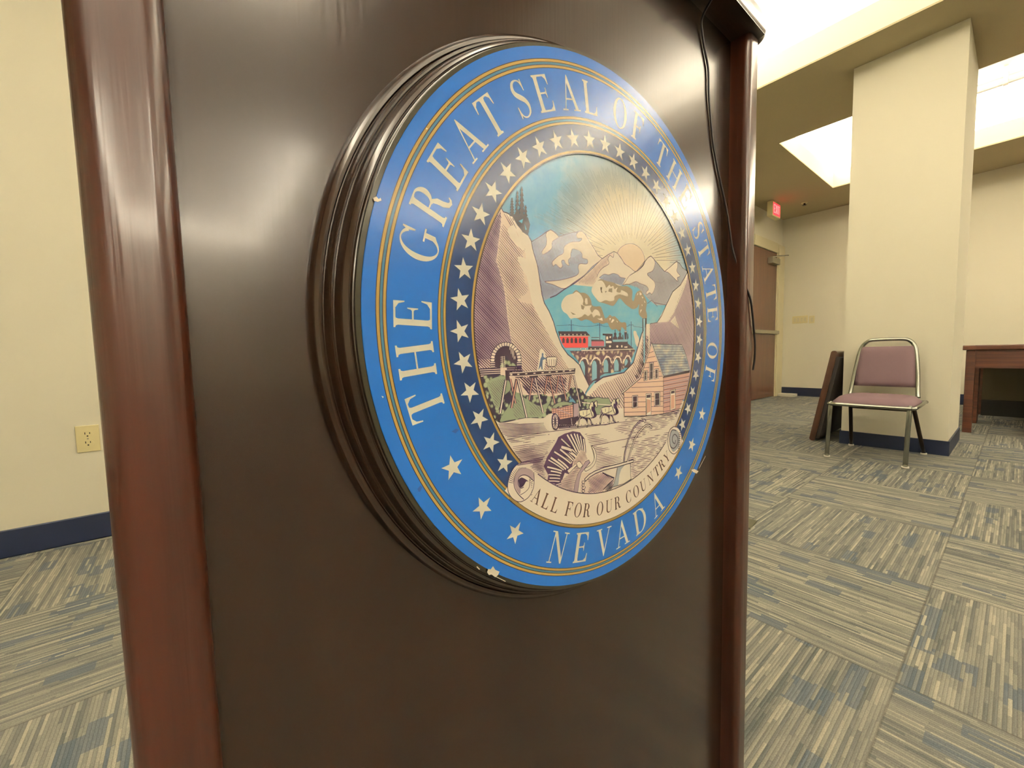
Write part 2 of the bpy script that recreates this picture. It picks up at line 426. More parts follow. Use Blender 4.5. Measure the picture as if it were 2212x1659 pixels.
frame = obj('seal_frame', lathe([(r, -y) for r, y in frame_prof]), M_mould, lec, label='dark turned moulding round the seal')
frame.location = (0, PY - .45, SZ); autosmooth(frame, 40)

# ------------------------------------------------------------------ the printed seal
PR = {}
def ink(name, col, rough=.24, **k):
    m = mat('print_' + name, srgb(*col), rough, spec=.5, coat=.35, coat_rough=.13); t = NT(m)
    n = t.noise(t.coords(), 55, 3, .55)
    t.bump(n, .035, .01)
    PR[name] = m; return m, t
for nm, c in dict(blue=(28, 96, 180), navy=(22, 48, 92), gold=(176, 146, 80), golddull=(140, 118, 66), inkgold=(52, 36, 34), tealring=(62, 112, 138),
                  letter=(238, 236, 222), cream=(252, 241, 228), ink=(50, 32, 62), inkl=(76, 52, 80), line=(96, 72, 90), navyink=(38, 34, 84),
                  grayblue=(158, 168, 192), gray=(172, 174, 184), hatchbg=(240, 221, 208), mauve=(182, 160, 170), mauve2=(178, 158, 164), smoke=(142, 128, 108),
                  puff=(250, 241, 226), dark=(58, 44, 58), red=(226, 84, 88), pink=(188, 104, 122), lightblue=(146, 194, 214), green=(148, 160, 134),
                  rose=(218, 172, 152), rosel=(242, 208, 188), rosed=(206, 164, 154), sun=(246, 224, 200), steel=(168, 172, 178), pine=(62, 60, 70),
                  miner=(92, 110, 140), driver=(108, 158, 188), horse=(248, 244, 216), raysoft=(130, 118, 108), rayfine=(124, 146, 160),
                  chip=(236, 228, 210), smudge=(40, 74, 140), edge=(44, 42, 30), brown=(84, 54, 44)).items(): ink(nm, c)
m, t = ink('teal', (122, 182, 196)); v = t.coords((1, 1, 1.6))
t.l(t.ramp(t.noise(v, 26, 4, .6), [(.3, srgb(88, 164, 206)), (.55, srgb(122, 184, 208)), (.75, srgb(160, 204, 212))]), t.b.inputs['Base Color'])
m, t = ink('roof', (164, 172, 182)); v = t.coords((.6, 1, 1))
t.l(t.ramp(t.noise(v, 90, 3, .6), [(.35, srgb(120, 134, 160)), (.52, srgb(176, 182, 186)), (.68, srgb(222, 216, 194))]), t.b.inputs['Base Color'])
for nm, a, b, sc in (('stone', (222, 208, 176), (84, 60, 74), 190), ('bush', (170, 178, 148), (48, 40, 58), 230)):
    m, t = ink(nm, a); nd = t.n('ShaderNodeTexVoronoi'); nd.feature = 'DISTANCE_TO_EDGE' if nm == 'stone' else 'F1'
    nd.inputs['Scale'].default_value = sc; t.l(t.coords(), nd.inputs['Vector'])
    if nm == 'stone': c = t.ramp(nd.outputs[0], [(.10, srgb(*b)), (.2, srgb(168, 146, 138)), (.35, srgb(*a))])
    else: c = t.ramp(nd.outputs[0], [(.34, srgb(*a)), (.44, srgb(110, 116, 100)), (.52, srgb(*b))])
    t.l(c, t.b.inputs['Base Color'])
# sky: painted blue with pale clouds and a cream glow round the sun
m, t = ink('sky', (120, 176, 204)); v = t.coords()
base = t.ramp(t.noise(v, 14, 5, .6), [(.34, srgb(80, 150, 208)), (.54, srgb(120, 176, 212)), (.72, srgb(180, 204, 214))])
vm = t.n('ShaderNodeVectorMath'); vm.operation = 'DISTANCE'; tc = t.n('ShaderNodeTexCoord'); t.l(tc.outputs['Object'], vm.inputs[0])
vm.inputs[1].default_value = (0.1346 * R, 0, 0.2976 * R)
mm = t.n('ShaderNodeMapRange'); mm.inputs['From Min'].default_value = .46 * R; mm.inputs['From Max'].default_value = .26 * R
t.l(t.math('ADD', vm.outputs['Value'], t.math('MULTIPLY', t.math('SUBTRACT', t.noise(v, 20, 3), .5), .03)), mm.inputs['Value'])
t.l(t.mix(mm.outputs[0], base, srgb(248, 238, 216)), t.b.inputs['Base Color'])
MATS = list(PR); MI = {k: i for i, k in enumerate(MATS)}

sb = bmesh.new(); LY = [0.0]
E_ = 1.2e-6
def nl(k=1): LY[0] += E_ * k
def fpoly(mname, pts):
    """filled outline in seal units (x right, y up)"""
    cl = []
    for p in pts:
        if not cl or (abs(p[0] - cl[-1][0]) + abs(p[1] - cl[-1][1])) > 1e-5: cl.append(p)
    if len(cl) > 2 and abs(cl[0][0] - cl[-1][0]) + abs(cl[0][1] - cl[-1][1]) < 1e-5: cl.pop()
    if len(cl) < 3: return
    ar = sum(cl[i][0] * cl[(i + 1) % len(cl)][1] - cl[(i + 1) % len(cl)][0] * cl[i][1] for i in range(len(cl)))
    if ar < 0: cl = cl[::-1]
    nl(); vs_ = [sb.verts.new((x * R, -LY[0], y * R)) for x, y in cl]
    f = sb.faces.new(vs_); f.material_index = MI[mname]
def fstrip(mname, A, B, up=True):
    if up: nl()
    va = [sb.verts.new((x * R, -LY[0], y * R)) for x, y in A]; vb = [sb.verts.new((x * R, -LY[0], y * R)) for x, y in B]
    for i in range(len(A) - 1):
        f = sb.faces.new((va[i], vb[i], vb[i + 1], va[i + 1])); f.material_index = MI[mname]
        f.normal_update()
        if f.normal.y > 0: f.normal_flip()
def stroke(mname, pts, w, up=True):
    """line with a width or one width per point"""
    n = len(pts); A = []; B = []
    for i, p in enumerate(pts):
        q0, q1 = pts[max(i - 1, 0)], pts[min(i + 1, n - 1)]
        dx, dy = q1[0] - q0[0], q1[1] - q0[1]; l = math.hypot(dx, dy) or 1
        h = (w[i] if isinstance(w, (list, tuple)) else w) / 2
        k = 1.0
        if 0 < i < n - 1:
            a = (p[0] - q0[0], p[1] - q0[1]); la = math.hypot(*a) or 1
            k = 1 / max(.5, abs((a[0] * dx + a[1] * dy) / (la * l)))
        nx, ny = -dy / l * h * k, dx / l * h * k
        A.append((p[0] + nx, p[1] + ny)); B.append((p[0] - nx, p[1] - ny))
    fstrip(mname, B, A, up)
def crom(pts, closed=False, k=4):
    n = len(pts); out = []
    for i in range(n if closed else n - 1):
        g = (lambda j: pts[j % n]) if closed else (lambda j: pts[max(0, min(n - 1, j))])
        p0, p1, p2, p3 = g(i - 1), g(i), g(i + 1), g(i + 2)
        for j in range(k):
            t = j / k
            out.append(tuple(.5 * (2 * p1[c] + (p2[c] - p0[c]) * t + (2 * p0[c] - 5 * p1[c] + 4 * p2[c] - p3[c]) * t * t + (3 * p1[c] - p0[c] - 3 * p2[c] + p3[c]) * t ** 3) for c in (0, 1)))
    if not closed: out.append(pts[-1])
    return out
def hatch(mname, ang, sp, wd, gap, poly):
    a = math.radians(ang); dx, dy = math.cos(a), math.sin(a); nx, ny = -dy, dx
    s = [p[0] * nx + p[1] * ny for p in poly]; k = min(s) + sp * .5; n = len(poly)
    nl()
    while k < max(s):
        hits = []
        for i in range(n):
            s0, s1 = s[i] - k, s[(i + 1) % n] - k
            if (s0 < 0) != (s1 < 0):
                f = s0 / (s0 - s1); x = poly[i][0] + (poly[(i + 1) % n][0] - poly[i][0]) * f; y = poly[i][1] + (poly[(i + 1) % n][1] - poly[i][1]) * f
                hits.append(x * dx + y * dy)
        hits.sort()
        for u0, u1 in zip(hits[::2], hits[1::2]):
            segs = [(u0, u1)]
            if gap:
                segs = []; u = u0 + random.uniform(0, .01)
                while u < u1:
                    e = min(u1, u + random.uniform(.02, .12)); segs.append((u, e)); u = e + random.uniform(.004, .03 / gap + .01)
            for p, q in segs:
                p += random.uniform(0, .006); q -= random.uniform(0, .008)
                if q - p < .004: continue
                h = wd * .62 * random.uniform(.8, 1.2); m_ = (p + q) / 2
                P0 = [(u * dx + k * nx, u * dy + k * ny) for u in (p, m_, q)]
                stroke(mname, P0, [h * 1.1, h * 2.2, h * .9], False)
        k += sp
def disc(mname, r, seg=240): fpoly(mname, [(r * math.cos(k * 2 * PI / seg), r * math.sin(k * 2 * PI / seg)) for k in range(seg)])
def ring(mname, r0, r1, a0=0, a1=360):
    n = max(8, int(abs(a1 - a0) / 1.5)); T = [math.radians(a0 + (a1 - a0) * k / n) for k in range(n + 1)]
    fstrip(mname, [(r1 * math.sin(a), r1 * math.cos(a)) for a in T][::-1], [(r0 * math.sin(a), r0 * math.cos(a)) for a in T][::-1])
def draw(text):
    for ln in text.strip().split('\n'):
        p = ln.split(' ')
        if p[0] == 'N': continue
        v = [int(x) / 1e4 for x in p[-1].split(',')]; pts = list(zip(v[::2], v[1::2]))
        if p[0] == 'P': fpoly(p[1], pts)
        elif p[0] == 'S': fpoly(p[1], crom(pts, True))
        elif p[0] in 'LM': stroke(p[1], crom(pts) if p[0] == 'M' and len(pts) > 2 else pts, float(p[2]) / 1e4 * (1.3 if p[1] in ('ink', 'inkl', 'line') else 1))
        elif p[0] == 'H': hatch(p[1], float(p[2]), float(p[3]) / 1e4, float(p[4]) / 1e4, int(p[5]), pts)

# serif capitals, one unit high: each is a list of outlines and tapered strokes
TH, TN, SF = .172, .052, .044
def stem(x, w=TH, a=0, b=1):
    o = .075
    G = [[(x, a), (x + w, a), (x + w, b), (x, b)]]
    for y, s in ((a, 1), (b, -1)):
        G.append([(x - o, y), (x + w + o, y), (x + w + o, y + s * SF), (x + w + .02, y + s * (SF + .015)), (x + w, y + s * .11), (x, y + s * .11), (x - .02, y + s * (SF + .015)), (x - o, y + s * SF)])
    return G
def arm(x0, x1, y, s):      # thin arm ending in a wedge; s=+1 wedge goes up
    return [[(x0, y), (x1, y), (x1, y + s * TN), (x0, y + s * TN)], [(x1 - .20, y + s * TN * .9), (x1, y), (x1 + .012, y + s * .28), (x1 - .022, y + s * .28), (x1 - .07, y + s * .13)]]
def mid(x0, x1, y=.51):
    return [[(x0, y - .023), (x1, y - .023), (x1, y + .023), (x0, y + .023)], [(x1 - .09, y), (x1 - .02, y - .05), (x1, y - .14), (x1 + .03, y - .14), (x1 + .03, y + .14), (x1, y + .14), (x1 - .02, y + .05)]]
def arc(cx, cy, rx, ry, a0, a1, w, n=20):
    """stroke along an ellipse; w(angle) gives the width"""
    P_ = []; W_ = []
    for k in range(n + 1):
        a = math.radians(a0 + (a1 - a0) * k / n); ww = w(a); P_.append((cx + (rx - ww / 2) * math.cos(a), cy + (ry - ww / 2) * math.sin(a))); W_.append(ww)
    return ('k', P_, W_)
def wo(a): return .036 + .118 * abs(math.cos(a)) ** 1.5
GL = {}
GL['I'] = (.3, stem(.075))
GL['E'] = (.84, stem(.10) + arm(.1, .76, 1, -1) + arm(.1, .80, 0, 1) + mid(.2, .56))
GL['F'] = (.78, stem(.10) + arm(.1, .74, 1, -1) + mid(.2, .54))
GL['L'] = (.78, stem(.10) + arm(.1, .76, 0, 1))
GL['H'] = (1.0, stem(.10) + stem(.75) + [[(.2, .49), (.8, .49), (.8, .535), (.2, .535)]])
GL['T'] = (.86, stem(.355) + [[(.03, .955), (.83, .955), (.83, 1), (.03, 1)], [(.03, 1), (.015, .70), (.05, .70), (.09, .87), (.2, .955), (.2, 1)], [(.83, 1), (.845, .70), (.81, .70), (.77, .87), (.66, .955), (.66, 1)]])
GL['A'] = (.98, [[(.47, 1.02), (.50, 1.02), (.90, 0), (.74, 0), (.425, .83)], [(.47, 1.02), (.435, .93), (.135, 0), (.18, 0), (.46, .86)], [(.235, .31), (.70, .31), (.68, .355), (.25, .355)],
                 [(.02, 0), (.30, 0), (.30, .04), (.02, .04)], [(.62, 0), (.99, 0), (.99, .04), (.62, .04)]])
GL['V'] = (.98, [[(x, 1 - y) for x, y in g] for g in [[(.52, 1.02), (.49, 1.02), (.10, 0), (.26, 0), (.565, .83)], [(.52, 1.02), (.555, .93), (.855, 0), (.81, 0), (.53, .86)], [(.01, 0), (.36, 0), (.36, .04), (.01, .04)], [(.68, 0), (.97, 0), (.97, .04), (.68, .04)]]])
GL['N'] = (1.0, [[(.16, 0), (.205, 0), (.205, 1), (.16, 1)], [(.79, 0), (.835, 0), (.835, 1), (.79, 1)], [(.12, 1), (.27, 1), (.835, .12), (.835, 0), (.76, 0), (.16, .92)],
                 [(.05, 0), (.32, 0), (.32, .04), (.05, .04)], [(.02, .96), (.25, .96), (.25, 1), (.02, 1)], [(.67, .96), (.95, .96), (.95, 1), (.67, 1)]])
GL['O'] = (.96, [arc(.48, .5, .44, .525, 0, 360, wo, 44)])
GL['C'] = (.90, [arc(.49, .5, .45, .525, 48, 312, wo, 34), [(.74, .90), (.79, 1.0), (.83, 1.0), (.83, .68), (.79, .68), (.75, .80)], [(.74, .10), (.84, .30), (.80, .32), (.72, .16)]])
GL['G'] = (1.0, [arc(.49, .5, .45, .525, 48, 322, wo, 34), [(.74, .90), (.79, 1.0), (.83, 1.0), (.83, .68), (.79, .68), (.75, .80)], [(.72, .06), (.87, .14), (.87, .42), (.72, .42)], [(.60, .40), (.98, .40), (.98, .445), (.60, .445)]])
GL['D'] = (.98, stem(.10) + [('k', [(.2, .978), (.42, .978)], [.044, .044]), ('k', [(.2, .022), (.42, .022)], [.044, .044]), arc(.42, .5, .50, .50, -90, 90, lambda a: .044 + .115 * math.cos(a) ** 1.3, 26)])
GL['U'] = (.98, [[(.14, .3), (.29, .3), (.29, 1), (.14, 1)], [(.79, .3), (.835, .3), (.835, 1), (.79, 1)], ('k', [(.215, .32), (.235, .16), (.33, .06), (.50, .022), (.66, .06), (.77, .16), (.812, .32)], [.15, .142, .11, .07, .05, .046, .045]),
                 [(.05, .96), (.38, .96), (.38, 1), (.05, 1)], [(.68, .96), (.95, .96), (.95, 1), (.68, 1)]])
GL['R'] = (.95, stem(.10) + [('k', [(.2, .978), (.42, .978)], [.044, .044]), ('k', [(.2, .512), (.44, .512)], [.044, .044]), arc(.42, .745, .29, .255, -90, 90, lambda a: .044 + .105 * math.cos(a) ** 1.3, 20),
                          ('k', [(.40, .515), (.52, .49), (.60, .38), (.64, .2), (.71, .07), (.80, .03), (.88, .06), (.93, .13)], [.05, .10, .15, .15, .13, .085, .06, .035])])
GL['S'] = (.78, [('k', crom([(.655, .79), (.57, .93), (.40, .975), (.24, .92), (.17, .78), (.23, .65), (.40, .54), (.57, .43), (.655, .28), (.60, .11), (.42, .025), (.24, .07), (.14, .22)], k=3),
                  [.05, .045, .045, .045, .042, .042, .045, .06, .075, .09, .105, .115, .125, .13, .135, .145, .15, .155, .16, .155, .15, .14, .13, .12, .11, .10, .085, .07, .06, .05, .045, .042, .042, .04, .04, .04, .045]),
                 [(.63, .98), (.67, .98), (.695, .68), (.655, .68), (.62, .82)], [(.12, .02), (.16, .02), (.19, .16), (.14, .33), (.10, .33)]])
GL['Y'] = (.94, [[(.40, 0), (.55, 0), (.55, .44), (.40, .44)], [(.10, 1), (.26, 1), (.56, .42), (.40, .42)], [(.80, 1), (.845, 1), (.56, .43), (.50, .43)], [(.29, 0), (.66, 0), (.66, .04), (.29, .04)], [(.02, .96), (.36, .96), (.36, 1), (.02, 1)], [(.66, .96), (.94, .96), (.94, 1), (.66, 1)]])
def letter(ch, mname, ang, r, h, inward=False, ws=.86):
    W_, G = GL[ch]; a = math.radians(ang); n = (math.sin(a), math.cos(a)); t_ = (math.cos(a), -math.sin(a))
    def mp(u, v):
        uu = (u - W_ / 2) * h * ws; vv = v * h
        if inward: uu, vv = -uu, -vv
        return (n[0] * (r + vv) + t_[0] * uu, n[1] * (r + vv) + t_[1] * uu)
    z0 = LY[0]
    for g in G:
        if isinstance(g, tuple): stroke(mname, [mp(*p) for p in g[1]], [w_ * h * (1 + ws) / 2 for w_ in (g[2] if len(g[2]) == len(g[1]) else [g[2][min(len(g[2]) - 1, i)] for i in range(len(g[1]))])])
        else: fpoly(mname, [mp(*p) for p in g])
    LY[0] = z0
def star(mname, ang, r, size, point_in=False):
    a = math.radians(ang); cx, cy = r * math.sin(a), r * math.cos(a); b = a + (PI if point_in else 0)
    fpoly(mname, [(cx + (size if k % 2 == 0 else size * .40) * math.sin(b + k * PI / 5), cy + (size if k % 2 == 0 else size * .40) * math.cos(b + k * PI / 5)) for k in range(10)])

